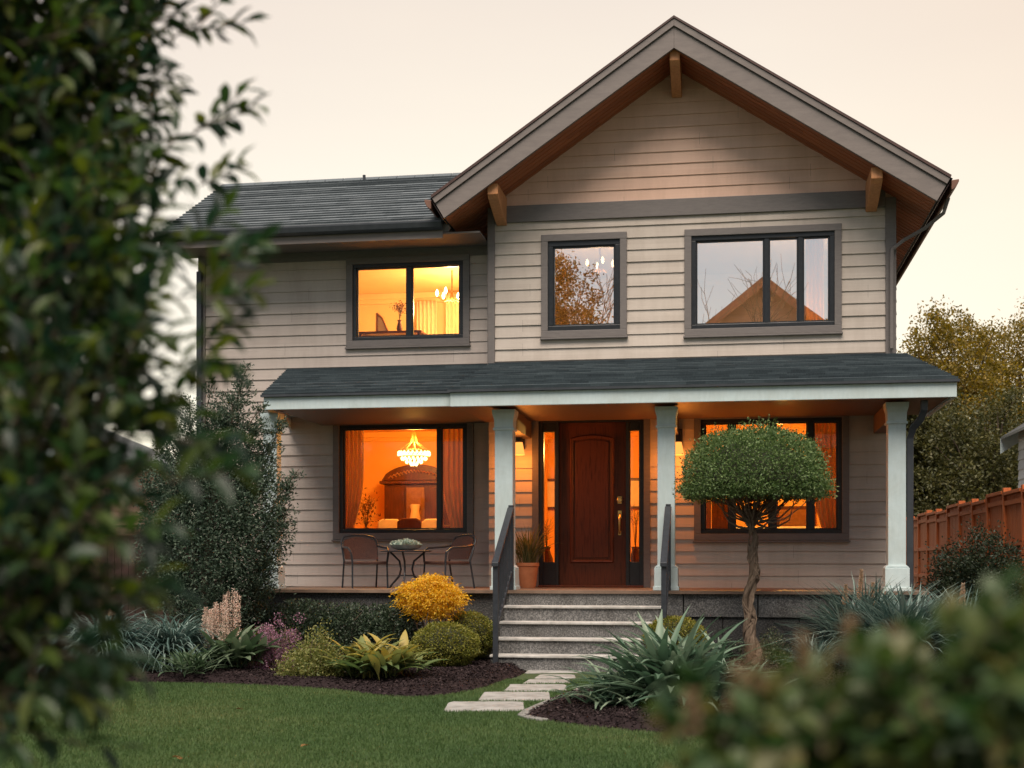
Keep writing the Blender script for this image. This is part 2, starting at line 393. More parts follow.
# ------------------------------------------------------------------ clapboards and shingle courses
def clip(poly, a, b, c):           # keep a*u+b*v<=c
    out = []
    for i in range(len(poly)):
        p, q = poly[i], poly[(i + 1) % len(poly)]
        dp, dq = a * p[0] + b * p[1] - c, a * q[0] + b * q[1] - c
        if dp <= 1e-9: out.append(p)
        if (dp < -1e-9 and dq > 1e-9) or (dp > 1e-9 and dq < -1e-9):
            t = dp / (dp - dq); out.append((p[0] + t * (q[0] - p[0]), p[1] + t * (q[1] - p[1])))
    return out
def courses(poly, holes, fr, e, lip, v0=0., wob=0.):
    mb = MB(); us = [p[0] for p in poly]; vs = [p[1] for p in poly]
    i = math.floor((min(vs) - v0) / e)
    while v0 + i * e < max(vs):
        a, b = v0 + i * e, v0 + (i + 1) * e; i += 1
        lipr = lip * (1 + random.uniform(-wob, wob))
        br = sorted({a, b} | {h for H in holes for h in H[2:] if a < h < b})
        for va, vb in zip(br[:-1], br[1:]):
            iv = [(min(us), max(us))]
            for (h0, h1, g0, g1) in holes:
                if g0 < vb - 1e-6 and g1 > va + 1e-6:
                    nx = []
                    for s, t in iv:
                        if h0 > s: nx.append((s, min(t, h0)))
                        if h1 < t: nx.append((max(s, h1), t))
                    iv = [x for x in nx if x[1] - x[0] > 1e-4]
            for s, t in iv:
                p = clip(clip(clip(clip(poly, -1, 0, -s), 1, 0, t), 0, -1, -va), 0, 1, vb)
                if len(p) < 3: continue
                nn = lambda v: lipr * (1 - (v - a) / e) + .002
                o = mb.add([fr(u, v, nn(v)) for u, v in p], [tuple(range(len(p)))])
                for k, (u, v) in enumerate(p): mb.uv[o + k] = (u, v + 1e-4 * (v < va + 1e-6))
                bot = sorted(u for u, v in p if abs(v - va) < 1e-6)
                if va == a and len(bot) >= 2:
                    u0, u1 = bot[0], bot[-1]
                    o = mb.add([fr(u0, a, nn(a)), fr(u1, a, nn(a)), fr(u1, a, -.004), fr(u0, a, -.004)], [(0, 1, 2, 3)])
                    for k, u in enumerate((u0, u1, u1, u0)): mb.uv[o + k] = (u, a + .001)
    return mb
def wall_cells(mb, x0, x1, z0, z1, y0, y1, holes):
    xs = sorted({x0, x1} | {h for H in holes for h in H[:2] if x0 < h < x1})
    zs = sorted({z0, z1} | {h for H in holes for h in H[2:] if z0 < h < z1})
    for a, b in zip(xs[:-1], xs[1:]):
        for c, d in zip(zs[:-1], zs[1:]):
            mxx, mz = (a + b) / 2, (c + d) / 2
            if any(h[0] < mxx < h[1] and h[2] < mz < h[3] for h in holes): continue
            mb.box(a, b, y0, y1, c, d)

# ================================================================== THE HOUSE
YW, YL, YR = 19.0, 19.35, 18.12
PF = .955                                   # porch floor height
XL, XR = -3.451, 2.252                      # gable block
HXL = -8.02                                 # left end of the side wing
house = thing('suburban_house', 'two storey beige clapboard house with grey gable roof, covered front porch and warmly lit windows', 'house', (-2.9, 19, 0))
def hp(name, mb, mat, smooth=False, bevel=0, parent=None): return obj(name, mb, mat, parent or house, smooth, bevel)

def rect(Y, x0, x1, y0, y1):
    return ax(x0, Y), ax(x1, Y), az((x0 + x1) / 2, y1, Y), az((x0 + x1) / 2, y0, Y)
W_UL = rect(YL, 347, 470, 256.5, 346.3); W_LL = rect(YL, 333.7, 474, 418, 539.5)
W_UM = rect(YW, 541.5, 627, 234, 337.3); W_UR = rect(YW, 684.5, 841.5, 227.2, 334.5); W_LR = rect(YW, 694, 849, 411.5, 540.5)
DR = (ax(532.5, YW), ax(650.5, YW), PF, az(590, 413.5, YW))
CW = .095
def shr(r, d): return (r[0] + d, r[1] - d, r[2] + d, r[3] - d)
holes_g = [shr(W_UM, CW), shr(W_UR, CW), shr(W_LR, CW), (DR[0] + CW, DR[1] - CW, PF - .1, DR[3] - CW)]
holes_l = [shr(W_UL, CW), shr(W_LL, CW)]
# walls -------------------------------------------------------------
AP = (-.747, 8.31)
SL, SR = .6826, .6484
def soff(x): return AP[1] - (SL * (AP[0] - x) if x < AP[0] else SR * (x - AP[0]))
gpoly = [(XL, PF), (XR, PF), (XR, soff(XR)), AP, (XL, soff(XL))]
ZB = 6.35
hp('gable_siding', courses([(XL, PF), (XR, PF), (XR, ZB), (XL, ZB)] if ZB < soff(XR) else gpoly, holes_g, lambda u, v, n: (u, YW - n, v), EXP, .019, PF, .15), M_SIDING)
hp('gable_siding', courses([(XL, ZB + .001), (XR, ZB + .001), (XR, soff(XR)), AP, (XL, soff(XL))], [], lambda u, v, n: (u, YW - n, v), EXP, .019, PF, .15), M_BOUNCE)
lpoly = [(HXL, PF - .5), (XL - .01, PF - .5), (XL - .01, 6.02), (HXL, 6.02)]
hp('wing_siding', courses(lpoly, holes_l, lambda u, v, n: (u, YL - n, v), .165, .018, PF - .495, .15), M_SIDEL)
mb = MB()
wall_cells(mb, XL, XR, .0, 6.15, YW + .003, YW + .16, holes_g)
mb.prism([(XL, 6.15), (XR, 6.15), (XR, soff(XR)), AP, (XL, soff(XL))], 'y', YW + .003, YW + .16)
wall_cells(mb, HXL, XL - .004, 0, 6.05, YL + .003, YL + .16, holes_l)
mb.box(XR - .16, XR - .004, YW + .16, 27, 0, 6.3)
mb.box(HXL, HXL + .15, YL + .16, 24, 0, 6.05)
mb.box(HXL + .15, XR - .16, 26.85, 27, 0, 6.3)
mb.box(XL, XL + .15, YW + .16, YL + .003, 0, 6.3)
mb.prism([(YL, 6.05), (24, 6.05), (21.2, 7.35)], 'x', HXL, HXL + .15)
hp('wall_core', mb, M_SIDEL)
# corner boards and band
mb = MB(); mb.box(XL - .012, XL + .09, YW - .045, YW + .03, 4.1, soff(XL) - .01); mb.box(XL - .016, XL - .002, YW - .045, YL - .03, 4.1, 6.35)
hp('corner_board', mb, M_TRIM, bevel=.004)
hp('corner_board', MB().box(XR - .13, XR + .012, YW - .045, YW + .1, 4.1, soff(XR) - .01), M_TRIM, bevel=.004)
hp('corner_board', MB().box(HXL - .012, HXL + .1, YL - .045, YL + .1, 0.1, 6.0), M_TRIM, bevel=.004)
hp('band_board', MB().box(XL + .092, XR - .132, YW - .05, YW, 6.225, 6.465), M_TRIM, bevel=.006)
# side faces of the gable block seen only from the side
hp('side_siding', courses([(YW, 0), (27, 0), (27, 6.1), (YW, 6.1)], [], lambda u, v, n: (XR + n, u, v), EXP, .022, PF), M_SIDING)
# gable roof ---------------------------------------------------------
YB = 27.3
TOPA = (-.747, 8.683); EL_, ER_ = (-4.099, 6.395), (2.851, 6.35)
VT = .373
mb = MB()
for E_ in (EL_, ER_):
    sg = 1 if E_[0] < 0 else -1; sl = SL if E_[0] < 0 else SR
    mb.prism([TOPA, E_, (E_[0] + sg * .157, E_[1] - VT + sl * .157), (TOPA[0], TOPA[1] - VT)], 'y', YR + .05, YB)
hp('roof_deck', mb, M_TRIM)
M_GUTB = pmat('brown_gutter', (.13, .06, .04), (.18, .085, .055), 9, .5)
M_DRIP = pmat('dark_red_brown_edge', (.045, .022, .018), (.075, .036, .028), 9, .5)
def slope_frame(p0, p1, y0):        # course frame: u along +Y, v up the slope from eave to ridge
    d = Vector((p1[0] - p0[0], 0, p1[1] - p0[1])); L = d.length; d.normalize()
    n = Vector((-d.z, 0, d.x));  n = n if n.z > 0 else -n
    return L, lambda u, v, k: (p0[0] + d.x * v + n.x * (k + .004), u, p0[1] + d.z * v + n.z * (k + .004))
for E_ in (EL_, ER_):
    L, fr = slope_frame(E_, TOPA, 0)
    hp('gable_roof', courses([(YR - .01, -.03), (YB, -.03), (YB, L), (YR - .01, L)], [], fr, .14, .007, 0, .3), M_SHING)
    L2, fr2 = slope_frame((E_[0], E_[1] - VT), (TOPA[0], TOPA[1] - VT), 0)
    def frs(u, v, k, fr2=fr2): return fr2(v, u, -.012 - k)
    hp('soffit', courses([(.20, YR + .05), (L2, YR + .05), (L2, YB), (.20, YB)], [], frs, .14, .006), M_SOFF)
    # rake: main board plus thinner shingle mould standing proud above it
    tv = VT + .03
    def rk(z0, z1, y0, y1):
        m_ = MB(); sl = SL if E_[0] < 0 else SR; sg = 1 if E_[0] < 0 else -1
        e0, e1 = (E_[0] + sg * .42 * q for q in (z0, z1))
        m_.prism([(TOPA[0], TOPA[1] - z0), (e0, E_[1] - z0 + sl * abs(e0 - E_[0])), (e1, E_[1] - z1 + sl * abs(e1 - E_[0])), (TOPA[0], TOPA[1] - z1)], 'y', y0, y1); return m_
    hp('rake_board', rk(.115, tv, YR, YR + .05), M_RAKE, bevel=.004)
    hp('drip_edge', rk(-.022, .010, YR - .045, YR + .05), M_DRIP)
    hp('rake_mould', rk(.012, .112, YR - .03, YR + .05), M_RAKE, bevel=.004)
# eave fascia + gutter along both eaves
for E_, sgn, y1 in ((EL_, -1, 19.2), (ER_, 1, YB)):
    g = MB(); pr = [(0, .0), (.095, .012), (.095, -.02), (.06, -.09), (.015, -.125), (0, -.12)]
    g.prism([(E_[0] + sgn * (.012 + a), E_[1] - .03 + b) for a, b in pr], 'y', YR - .01, y1)
    hp('gutter', g, M_GUTB, bevel=.006)
    fa = MB(); fa.prism([(E_[0] + sgn * .004, E_[1] - .03), (E_[0] + sgn * .02, E_[1] - .03), (E_[0] - sgn * .135, E_[1] - VT + .09), (E_[0] - sgn * .15, E_[1] - VT + .09)], 'y', YR + .052, y1)
    hp('eave_fascia', fa, M_DRIP)
# brackets: shaped lookout timbers under the rakes
for (px, w) in ((498, .15), (676, .14), (873.5, .15)):
    xc = at(px, 100, YW - .35)[0]
    zt = min(soff(xc - w / 2), soff(xc + w / 2)) - .02
    zt = soff(xc) - .01
    b = MB(); b.prism([(YW - .02, zt), (YR + .09, zt), (YR + .09, zt - .15), (YR + .16, zt - .2), (YW - .22, zt - .36), (YW - .02, zt - .40)], 'x', xc - w / 2, xc + w / 2)
    hp('bracket', b, M_OAK, bevel=.01)
# side wing roof ------------------------------------------------------
EY, EZ, RY, RZ = 18.5, 6.16, 21.0, 7.56
wd = Vector((0, RY - EY, RZ - EZ)); WLn = wd.length; wd.normalize(); wn_ = Vector((0, -wd.z, wd.y))
frw = lambda u, v, k: (u, EY + wd.y * v + wn_.y * (k + .004), EZ + wd.z * v + wn_.z * (k + .004))
hp('wing_roof', courses([(-8.30, -.02), (-3.9, -.02), (-2.3, WLn), (-8.30, WLn)], [], frw, .14, .024, 0, .3), M_SHING2)
wb = Vector((0, -(RY - EY), RZ - EZ)).normalized(); wbn = Vector((0, wb.z, -wb.y)); wbn = wbn if wbn.z > 0 else -wbn
frb = lambda u, v, k: (u, 23.5 + wb.y * v + wbn.y * (k + .004), EZ + wb.z * v + wbn.z * (k + .004))
hp('wing_roof', courses([(-8.30, 0), (-3.0, 0), (-3.0, WLn), (-8.30, WLn)], [], frb, .14, .014, 0, .3), M_SHING2)
mb = MB(); mb.prism([(EY + .02, EZ - .02), (RY, RZ - .02), (23.5, EZ - .02), (23.5, EZ - .14), (RY, RZ - .22), (EY + .02, EZ - .14)], 'x', -8.28, -3.95)
hp('roof_deck', mb, M_TRIM)
mb = MB()
for k in range(20):
    x0 = -8.31 + k * .30
    mb.prism([(RY - .12, RZ - .045), (RY, RZ + .03), (RY + .12, RZ - .045), (RY, RZ + .012)], 'x', x0, x0 + .29)
hp('ridge_cap', mb, M_SHING2)
hp('vent_pipe', MB().tube([(ax(365, 20.9), 20.85, RZ - .1), (ax(365, 20.9), 20.85, RZ + .02)], .025, 8), M_GUT)
g = MB(); g.prism([(EY - .012, EZ), (EY - .13, EZ), (EY - .13, EZ - .03), (EY - .11, EZ - .10), (EY - .06, EZ - .125), (EY - .012, EZ - .125)], 'x', -8.33, -4.02)
hp('gutter', g, M_GUT, bevel=.006)
hp('eave_fascia', MB().box(-8.29, -4.03, EY - .008, EY + .03, EZ - .235, EZ - .025), M_RAKE)
hp('soffit', MB().box(-8.26, -3.5, EY + .03, YL + .05, EZ - .17, EZ - .145), M_RAKE)
hp('frieze_board', MB().box(HXL + .1, XL - .02, YL - .04, YL, EZ - .30, EZ - .172), M_TRIM)
ds = MB(); ds.box(HXL - .01, HXL + .07, YL - .12, YL - .05, .1, 5.75)
hp('downspout', ds, M_GUT, bevel=.01)

# windows --------------------------------------------------------------
def window(r, Y, fw, mulls, mull_w, glass, name='window', door=False):
    """r: outer trim rectangle; mulls: X centres of the uprights"""
    o = shr(r, CW); x0, x1, z0, z1 = o
    i0, i1, j0, j1 = x0 + fw, x1 - fw, z0 + fw, z1 - fw
    f = MB()
    f.box(x0, x1, Y - .020, Y + .08, z0, j0); f.box(x0, x1, Y - .020, Y + .08, j1, z1)
    f.box(x0, i0, Y - .020, Y + .08, j0, j1); f.box(i1, x1, Y - .020, Y + .08, j0, j1)
    w = hp(name, f, M_BLACK, bevel=.006)
    t = MB(); a, b, c, d = r
    t.box(a, b, Y - .055, Y + .01, d - CW - .002, d); t.box(a, b, Y - .055, Y + .01, c, c + CW + .002)
    t.box(a, a + CW + .002, Y - .052, Y + .01, c + CW + .002, d - CW - .002); t.box(b - CW - .002, b, Y - .052, Y + .01, c + CW + .002, d - CW - .002)
    obj('casing', t, M_TRIM, w, bevel=.005)
    s = MB(); s.box(a - .015, b + .015, Y - .075, Y - .0, c - .028, c - .003); obj('sill', s, M_TRIM, w, bevel=.004)
    es = [i0] + [e for m_ in mulls for e in (m_ - mull_w / 2, m_ + mull_w / 2)] + [i1]
    for m_ in mulls: obj('mullion', MB().box(m_ - mull_w / 2, m_ + mull_w / 2, Y - .012, Y + .07, j0, j1), M_BLACK, w, bevel=.004)
    for k in range(0, len(es), 2):
        p0, p1 = es[k], es[k + 1]
        sash = MB(); q = .022
        sash.box(p0, p1, Y + .01, Y + .05, j0, j0 + q); sash.box(p0, p1, Y + .01, Y + .05, j1 - q, j1)
        sash.box(p0, p0 + q, Y + .01, Y + .05, j0 + q, j1 - q); sash.box(p1 - q, p1, Y + .01, Y + .05, j0 + q, j1 - q)
        obj('sash', sash, M_BLACK, w)
        g = MB(); g.add([(p0 + q, Y + .03, j0 + q), (p1 - q, Y + .03, j0 + q), (p1 - q, Y + .03, j1 - q), (p0 + q, Y + .03, j1 - q)], [(0, 1, 2, 3)])
        obj('pane', g, glass, w)
    return w
window(W_UL, YL, .055, [ax(409.5, YL)], .07, M_GLASS)
window(W_LL, YL, .055, [ax(439.5, YL)], .05, M_GLASS)
window(W_UM, YW, .075, [], .06, M_GLASSM)
window(W_UR, YW, .065, [ax(766.5, YW), ax(800.5, YW)], .06, M_GLASSM)
window(W_LR, YW, .055, [ax(732, YW), ax(772.5, YW), ax(810.5, YW)], .075, M_GLASS)

# rooms behind the lit windows ------------------------------------------
def room(x0, x1, y0, y1, z0, z1, mat, cove=True):
    m_ = MB()
    m_.add([(x0, y0, z0), (x1, y0, z0), (x1, y1, z0), (x0, y1, z0), (x0, y0, z1), (x1, y0, z1), (x1, y1, z1), (x0, y1, z1)],
           [(0, 1, 2, 3), (4, 7, 6, 5), (0, 4, 5, 1) if False else (3, 2, 6, 7), (0, 3, 7, 4), (1, 5, 6, 2)])
    if cove:
        for k, (dz, dy) in enumerate(((.10, .10), (.17, .05))):
            m_.box(x0 + .01, x1 - .01, y1 - dy, y1 - .004, z1 - dz, z1 - .004)
            m_.box(x1 - dy, x1 - .004, y0, y1 - .11, z1 - dz, z1 - .004); m_.box(x0 + .004, x0 + dy, y0, y1 - .11, z1 - dz, z1 - .004)
    return hp('room_wall', m_, mat)
def lamp(name, loc, power, col, rad=.08, parent=None, soft=0.):
    l = bpy.data.lights.new(name, 'POINT'); l.energy = power; l.color = col; l.shadow_soft_size = rad
    if soft:
        l.use_nodes = True; e = l.node_tree.nodes['Emission']; fo = l.node_tree.nodes.new('ShaderNodeLightFalloff')
        fo.inputs['Strength'].default_value = 1.0; fo.inputs['Smooth'].default_value = soft; l.node_tree.links.new(fo.outputs['Quadratic'], e.inputs['Strength'])
    o = bpy.data.objects.new(name, l); COL.objects.link(o)
    if parent is not None:
        o.parent = parent; b = OFF[parent.name]; o.location = (loc[0] - b[0], loc[1] - b[1], loc[2] - b[2])
    else: o.location = loc
    return o
ORANGE, AMBER, PEACH = (1.0, .54, .12), (1.0, .56, .20), (1.0, .62, .32)
room(-6.9, XL - .2, YL + .16, 22.9, PF - .02, 3.62, M_ROOMO)
room(-7.0, XL - .2, YL + .16, 22.6, 3.95, 6.0, M_ROOMY)
room(XL + .2, -1.05, YW + .16, 22.8, 3.95, 6.18, M_ROOMY)
room(-.95, XR - .2, YW + .16, 22.8, 3.95, 6.18, M_ROOMD)
room(-3.2, -.95, YW + .16, 23.5, PF - .02, 3.62, M_ROOMO)
room(-.8, XR - .2, YW + .16, 22.6, PF - .02, 3.62, M_ROOMO)

# porch roofs --------------------------------------------------------------
def porch_roof(nm, fx0, fx1, fy, fz, tx0, tx1, ty, tz):
    e0 = Vector((fx0, fy, fz)); d = Vector((0, ty - fy, tz - fz)); L = d.length; d.normalize(); n = Vector((0, -d.z, d.y))
    fr = lambda u, v, k: (u, fy + d.y * v + n.y * (k + .004), fz + d.z * v + n.z * (k + .004))
    sh = courses([(fx0 - .02, -.035), (fx1 + .02, -.035), (tx1, L), (tx0, L)], [], fr, .14, .022, 0, .3)
    hp('porch_roof', sh, M_SHING)
    dk = MB()
    dk.add([(fx0, fy + .02, fz), (fx1, fy + .02, fz), (tx1, ty, tz), (tx0, ty, tz), (fx0, fy + .02, fz - .03), (fx1, fy + .02, fz - .03), (tx1, ty, fz - .03), (tx0, ty, fz - .03)],
           [(0, 1, 2, 3), (0, 4, 5, 1), (1, 5, 6, 2), (3, 7, 4, 0), (4, 7, 6, 5)])
    hp('roof_deck', dk, M_WHITE)
    hp('drip_edge', MB().box(fx0 - .03, fx1 + .03, fy - .045, fy + .02, fz - .035, fz - .004), M_GUT)
PY = 16.75; PZ = 3.535; PB = 3.318
porch_roof('porch_roof', -3.55, 2.71, PY, PZ, -3.44, 2.40, YW - .03, 4.185)
mb = MB(); mb.box(-3.55, 2.71, PY, PY + .05, PB, PZ - .036); hp('porch_fascia', mb, M_WHITE, bevel=.005)
mb = MB(); mb.box(2.66, 2.71, PY + .052, YW, PB, PZ - .036); hp('porch_fascia', mb, M_WHITE, bevel=.005)
LY = 16.92
porch_roof('porch_roof', -6.12, -3.50, LY, PZ + .01, -6.60, -3.46, YL - .03, 4.235)
hp('porch_fascia', MB().box(-6.12, -3.553, LY, LY + .05, PB + .025, PZ - .026), M_WHITE, bevel=.005)
mb = MB(); mb.add([(-6.12, LY + .052, PB + .02), (-6.12, LY + .052, PZ - .02), (-6.6, YL, PZ - .02), (-6.6, YL, PB + .02),
                   (-6.08, LY + .052, PB + .02), (-6.08, LY + .052, PZ - .02), (-6.56, YL, PZ - .02), (-6.56, YL, PB + .02)],
                  [(0, 1, 2, 3), (4, 7, 6, 5), (0, 4, 5, 1), (3, 2, 6, 7), (0, 3, 7, 4), (1, 5, 6, 2)])
hp('porch_fascia', mb, M_WHITE)
hp('porch_ceiling', MB().box(-3.50, 2.655, PY + .055, YW - .02, PB + .03, PB + .05), M_CEIL)
hp('porch_ceiling', MB().box(-6.07, -3.555, LY + .055, YL - .02, PB + .06, PB + .08), pmat('grey_ceiling_boards', (.075, .066, .060), (.10, .088, .08), 5, .6, .1, 40, (1, 8, 1)))
# flashing at the wall
hp('flashing', MB().box(XL + .1, XR - .14, YW - .05, YW - .027, 4.16, 4.205), M_GUT)

# columns -----------------------------------------------------------------
def column(x0, x1, yc, ztop, beam=True):
    w = x1 - x0; cx = (x0 + x1) / 2
    c = hp('column', MB().box(x0, x1, yc - w / 2, yc + w / 2, PF, ztop - .02), M_WHITE, bevel=.006)
    p = MB(); h = w / 2
    prof = [(h + .012, ztop - .275), (h + .022, ztop - .265), (h + .022, ztop - .245), (h + .006, ztop - .235), (h + .010, ztop - .13), (h + .030, ztop - .06), (h + .034, ztop - .002)]
    vs, fs = [], []
    for r, z in prof: vs += [(cx - r, yc - r, z), (cx + r, yc - r, z), (cx + r, yc + r, z), (cx - r, yc + r, z)]
    for i in range(len(prof) - 1): fs += [(4 * i + k, 4 * i + (k + 1) % 4, 4 * i + 4 + (k + 1) % 4, 4 * i + 4 + k) for k in range(4)]
    fs += [(3, 2, 1, 0), tuple(len(vs) - 4 + k for k in range(4))]
    p.add(vs, fs); obj('capital', p, M_WHITE, c, bevel=.003)
    b = MB(); r = h + .04; b.box(cx - r, cx + r, yc - r, yc + r, PF + .002, PF + .29); r = h + .055; b.box(cx - r, cx + r, yc - r, yc + r, PF + .001, PF + .05)
    b.prism([(cx - h - .04, PF + .292), (cx + h + .04, PF + .292), (cx + h + .005, PF + .325), (cx - h - .005, PF + .325)], 'y', yc - h - .02, yc + h + .02)
    obj('column_base', b, M_WHITE, c, bevel=.005)
    if beam: hp('porch_beam', MB().box(cx - .10, cx + .10, yc + h + .01, YW - .03, PB - .22, PB + .028), M_CEIL, bevel=.006)
CYC = 17.28
column(ax(494.7, 17.16), ax(512.6, 17.16), CYC, PB)
column(ax(657.4, 17.16), ax(674.8, 17.16), CYC, PB)
column(ax(888.2, 17.16), ax(906.2, 17.16), CYC, PB)
column(ax(262.5, 17.3), ax(276, 17.3), 17.42, PB + .03, False)

# porch floor, foundation, steps ---------------------------------------------
fl = MB()
for k in range(19):
    y0 = 16.99 + k * .13; fl.box(-6.35, 2.42, y0, y0 + .126, PF - .04, PF)
hp('porch_floor', fl, M_FLOOR)
SX0, SX1 = -2.83, -.84
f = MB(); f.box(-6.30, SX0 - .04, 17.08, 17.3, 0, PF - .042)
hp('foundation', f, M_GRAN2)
hp('foundation', MB().box(SX0 - .04, SX0 + .0, 17.05, 17.3, 0, PF - .042), M_GRAN, bevel=.008)
hp('foundation', MB().box(SX1, SX1 + .25, 17.05, 17.3, .0, PF - .042), M_GRAN, bevel=.008)
x = SX1 + .262
for wdt in (.92, 1.05, 1.03):
    hp('foundation_block', MB().box(x, x + wdt, 17.06, 17.3, .62, PF - .042), M_GRAN, bevel=.008); x += wdt + .012
f = MB(); x = SX1 + .25
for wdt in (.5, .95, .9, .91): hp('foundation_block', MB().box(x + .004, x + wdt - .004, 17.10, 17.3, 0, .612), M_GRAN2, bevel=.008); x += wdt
TR, RI = .265, PF / 5
for k in range(5):
    zt = PF - RI * k - (.042 if k == 0 else 0); yf = 17.0 - TR * k
    b = MB().box(SX0 - .012 * k, SX1 + .012 * k, yf + .02, 17.05 if k == 0 else yf + TR + .05, 0, zt - (.0 if k == 0 else .034))
    st = hp('step', b, M_GRAN)
    if k: obj('nosing', MB().box(SX0 - .012 * k - .01, SX1 + .012 * k + .01, yf - .012, yf + TR + .016, zt - .033, zt), M_CONC, st, bevel=.008)

# front door -----------------------------------------------------------------
D0, D1, DT = ax(559.3, YW), ax(625.5, YW), az(592, 423, YW)
o0, o1, ot = DR[0] + CW, DR[1] - CW, DR[3] - CW
mb = MB(); mb.box(DR[0], DR[0] + CW, YW - .055, YW + .02, PF, DR[3]); mb.box(DR[1] - CW, DR[1], YW - .055, YW + .02, PF, DR[3]); mb.box(DR[0] + CW, DR[1] - CW, YW - .057, YW + .02, DR[3] - CW, DR[3])
hp('door_casing', mb, M_TRIM, bevel=.005)
dj = MB()
dj.box(o0, o1, YW - .03, YW + .11, DT + .012, ot); jl = .055
for a, b_ in ((o0, o0 + jl), (D0 - jl, D0 - .006), (D1 + .006, D1 + jl), (o1 - jl, o1)): dj.box(a, b_, YW - .03, YW + .11, PF + .02, DT + .012)
hp('door_frame', dj, M_BLACK, bevel=.004)
hp('threshold', MB().box(o0, o1, YW - .10, YW + .11, PF + .001, PF + .03), M_DOOR, bevel=.005)
SLB = az(549, 562, YW)
for a, b_ in ((o0 + jl, D0 - jl), (D1 + jl, o1 - jl)):
    z1 = DT + .012; zt = az(549, 432, YW)
    s_ = MB(); s_.box(a, b_, YW - .01, YW + .09, PF + .03, SLB); s_.box(a, b_, YW - .01, YW + .09, zt, z1); q = .014
    s_.box(a, a + q, YW - .01, YW + .09, SLB, zt); s_.box(b_ - q, b_, YW - .01, YW + .09, SLB, zt)
    sw = hp('sidelight', s_, M_BLACK, bevel=.004)
    g = MB(); g.add([(a + q, YW + .03, SLB), (b_ - q, YW + .03, SLB), (b_ - q, YW + .03, zt), (a + q, YW + .03, zt)], [(0, 1, 2, 3)]); obj('pane', g, M_GLASS, sw)
dr = hp('door', MB().box(D0 - .005, D1 + .005, YW + .03, YW + .09, PF + .031, DT + .0115), M_DOOR, bevel=.004)
def arch(x0, x1, z0, z1, sag, n=14):
    return [(x0, z0), (x1, z0)] + [(x1 + (x0 - x1) * k / n, z1 - sag * (2 * k / n - 1) ** 2) for k in range(n + 1)]
P0, P1 = ax(570, YW), ax(613.5, YW); pz0, pz1 = az(592, 563, YW), az(592, 434.5, YW)
mo = MB()
outer, inner = arch(P0, P1, pz0, pz1, .045), arch(P0 + .05, P1 - .05, pz0 + .05, pz1 - .05, .04)
n_ = len(outer)
rings = [[(x, YW + .028, z) for x, z in outer], [(x * .7 + X * .3, YW + .006, z * .7 + Z * .3) for (x, z), (X, Z) in zip(outer, inner)],
         [(x * .3 + X * .7, YW + .012, z * .3 + Z * .7) for (x, z), (X, Z) in zip(outer, inner)], [(X, YW + .029, Z) for X, Z in inner]]
mo.add([p for rg in rings for p in rg], [(i * n_ + k, i * n_ + (k + 1) % n_, (i + 1) * n_ + (k + 1) % n_, (i + 1) * n_ + k) for i in range(3) for k in range(n_)])
obj('panel_moulding', mo, M_DOOR, dr)
fld = MB(); fld.prism(arch(P0 + .075, P1 - .075, pz0 + .075, pz1 - .075, .035), 'y', YW + .018, YW + .03); obj('panel', fld, M_DOOR, dr, bevel=.008)
hx = ax(619.6, YW)
h = MB(); zc = az(619, 500, YW); h.lathe(0, 0, [(.0, 0), (.042, 0), (.042, .012), (.03, .022), (.0, .022)], 20, False)
h.v = [(hx + x, YW + .03 - z, zc + y) for x, y, z in h.v]; h.box(hx - .03, hx + .03, YW + .018, YW + .029, zc - .05, zc + .05); obj('deadbolt', h, M_BRASS, dr, True)
h = MB(); za, zb = az(619, 512, YW), az(619, 535, YW)
h.box(hx - .026, hx + .026, YW + .02, YW + .0295, za - .09, za + .02); h.tube([(hx, YW + .02, za - .03), (hx, YW - .03, za - .05), (hx, YW - .045, (za + zb) / 2), (hx, YW - .03, zb + .05), (hx, YW + .02, zb + .02)], [.014, .014, .016, .014, .012], 10)
h.box(hx - .02, hx + .02, YW + .02, YW + .0295, zb, zb + .06); obj('handle', h, M_BRASS, dr, True)

# downspouts on the right -------------------------------------------------------
pts = [(2.36, 16.98, 3.31), (2.36, 16.98, 3.20), (2.33, 17.05, 3.09), (2.25, 17.15, 2.99), (2.222, 17.2, 2.86), (2.222, 17.2, .15), (2.26, 17.05, .06)]
hp('downspout', MB().tube(pts, .058, 4), M_GUT, bevel=.01)
pts = [(2.90, 18.6, 6.22), (2.84, 18.62, 6.02), (2.62, 18.75, 5.86), (2.36, 18.88, 5.74), (2.20, 18.90, 5.62), (2.195, 18.90, 5.45), (2.195, 18.90, 4.25)]
hp('downspout', MB().tube(pts, .035, 4), M_TRIM, bevel=.01)

# ================================================================== lanterns, railings
M_SHADE = emit_mat('lantern_glass', (1.0, .36, .07), 1.3)
def lantern(px, label):
    X = ax(px, YW - .24); z0, z1 = az(px, 455, YW - .24), az(px, 431, YW - .24)
    t = thing('wall_lantern', label, 'lantern', (X, YW - .03, z0), 'lanterns beside the front door')
    b = MB(); b.box(X - .055, X + .055, YW - .05, YW - .024, z0 + .10, z1 + .05)
    b.tube([(X, YW - .05, z1), (X, YW - .17, z1 + .03), (X, YW - .24, z1 - .02)], .014, 8); obj('bracket_arm', b, M_DARKM, t)
    obj('cap', MB().lathe(X, YW - .24, [(.015, z1 + .03), (.03, z1), (.045, z1 - .06), (.055, z0 + .185), (.05, z0 + .18)], 16), M_DARKM, t, True)
    obj('shade', MB().lathe(X, YW - .24, [(.05, z0 + .18), (.062, z0 + .12), (.085, z0), (.078, z0), (.05, z0 + .16)], 20, False), M_SHADE, t, True)
    lamp('lantern_bulb', (X, YW - .24, z0 - .02), 62, (1.0, .28, .035), .10, t, .35)
    return t
lantern(519, 'dark wall lantern with glowing orange shade between left porch column and door')
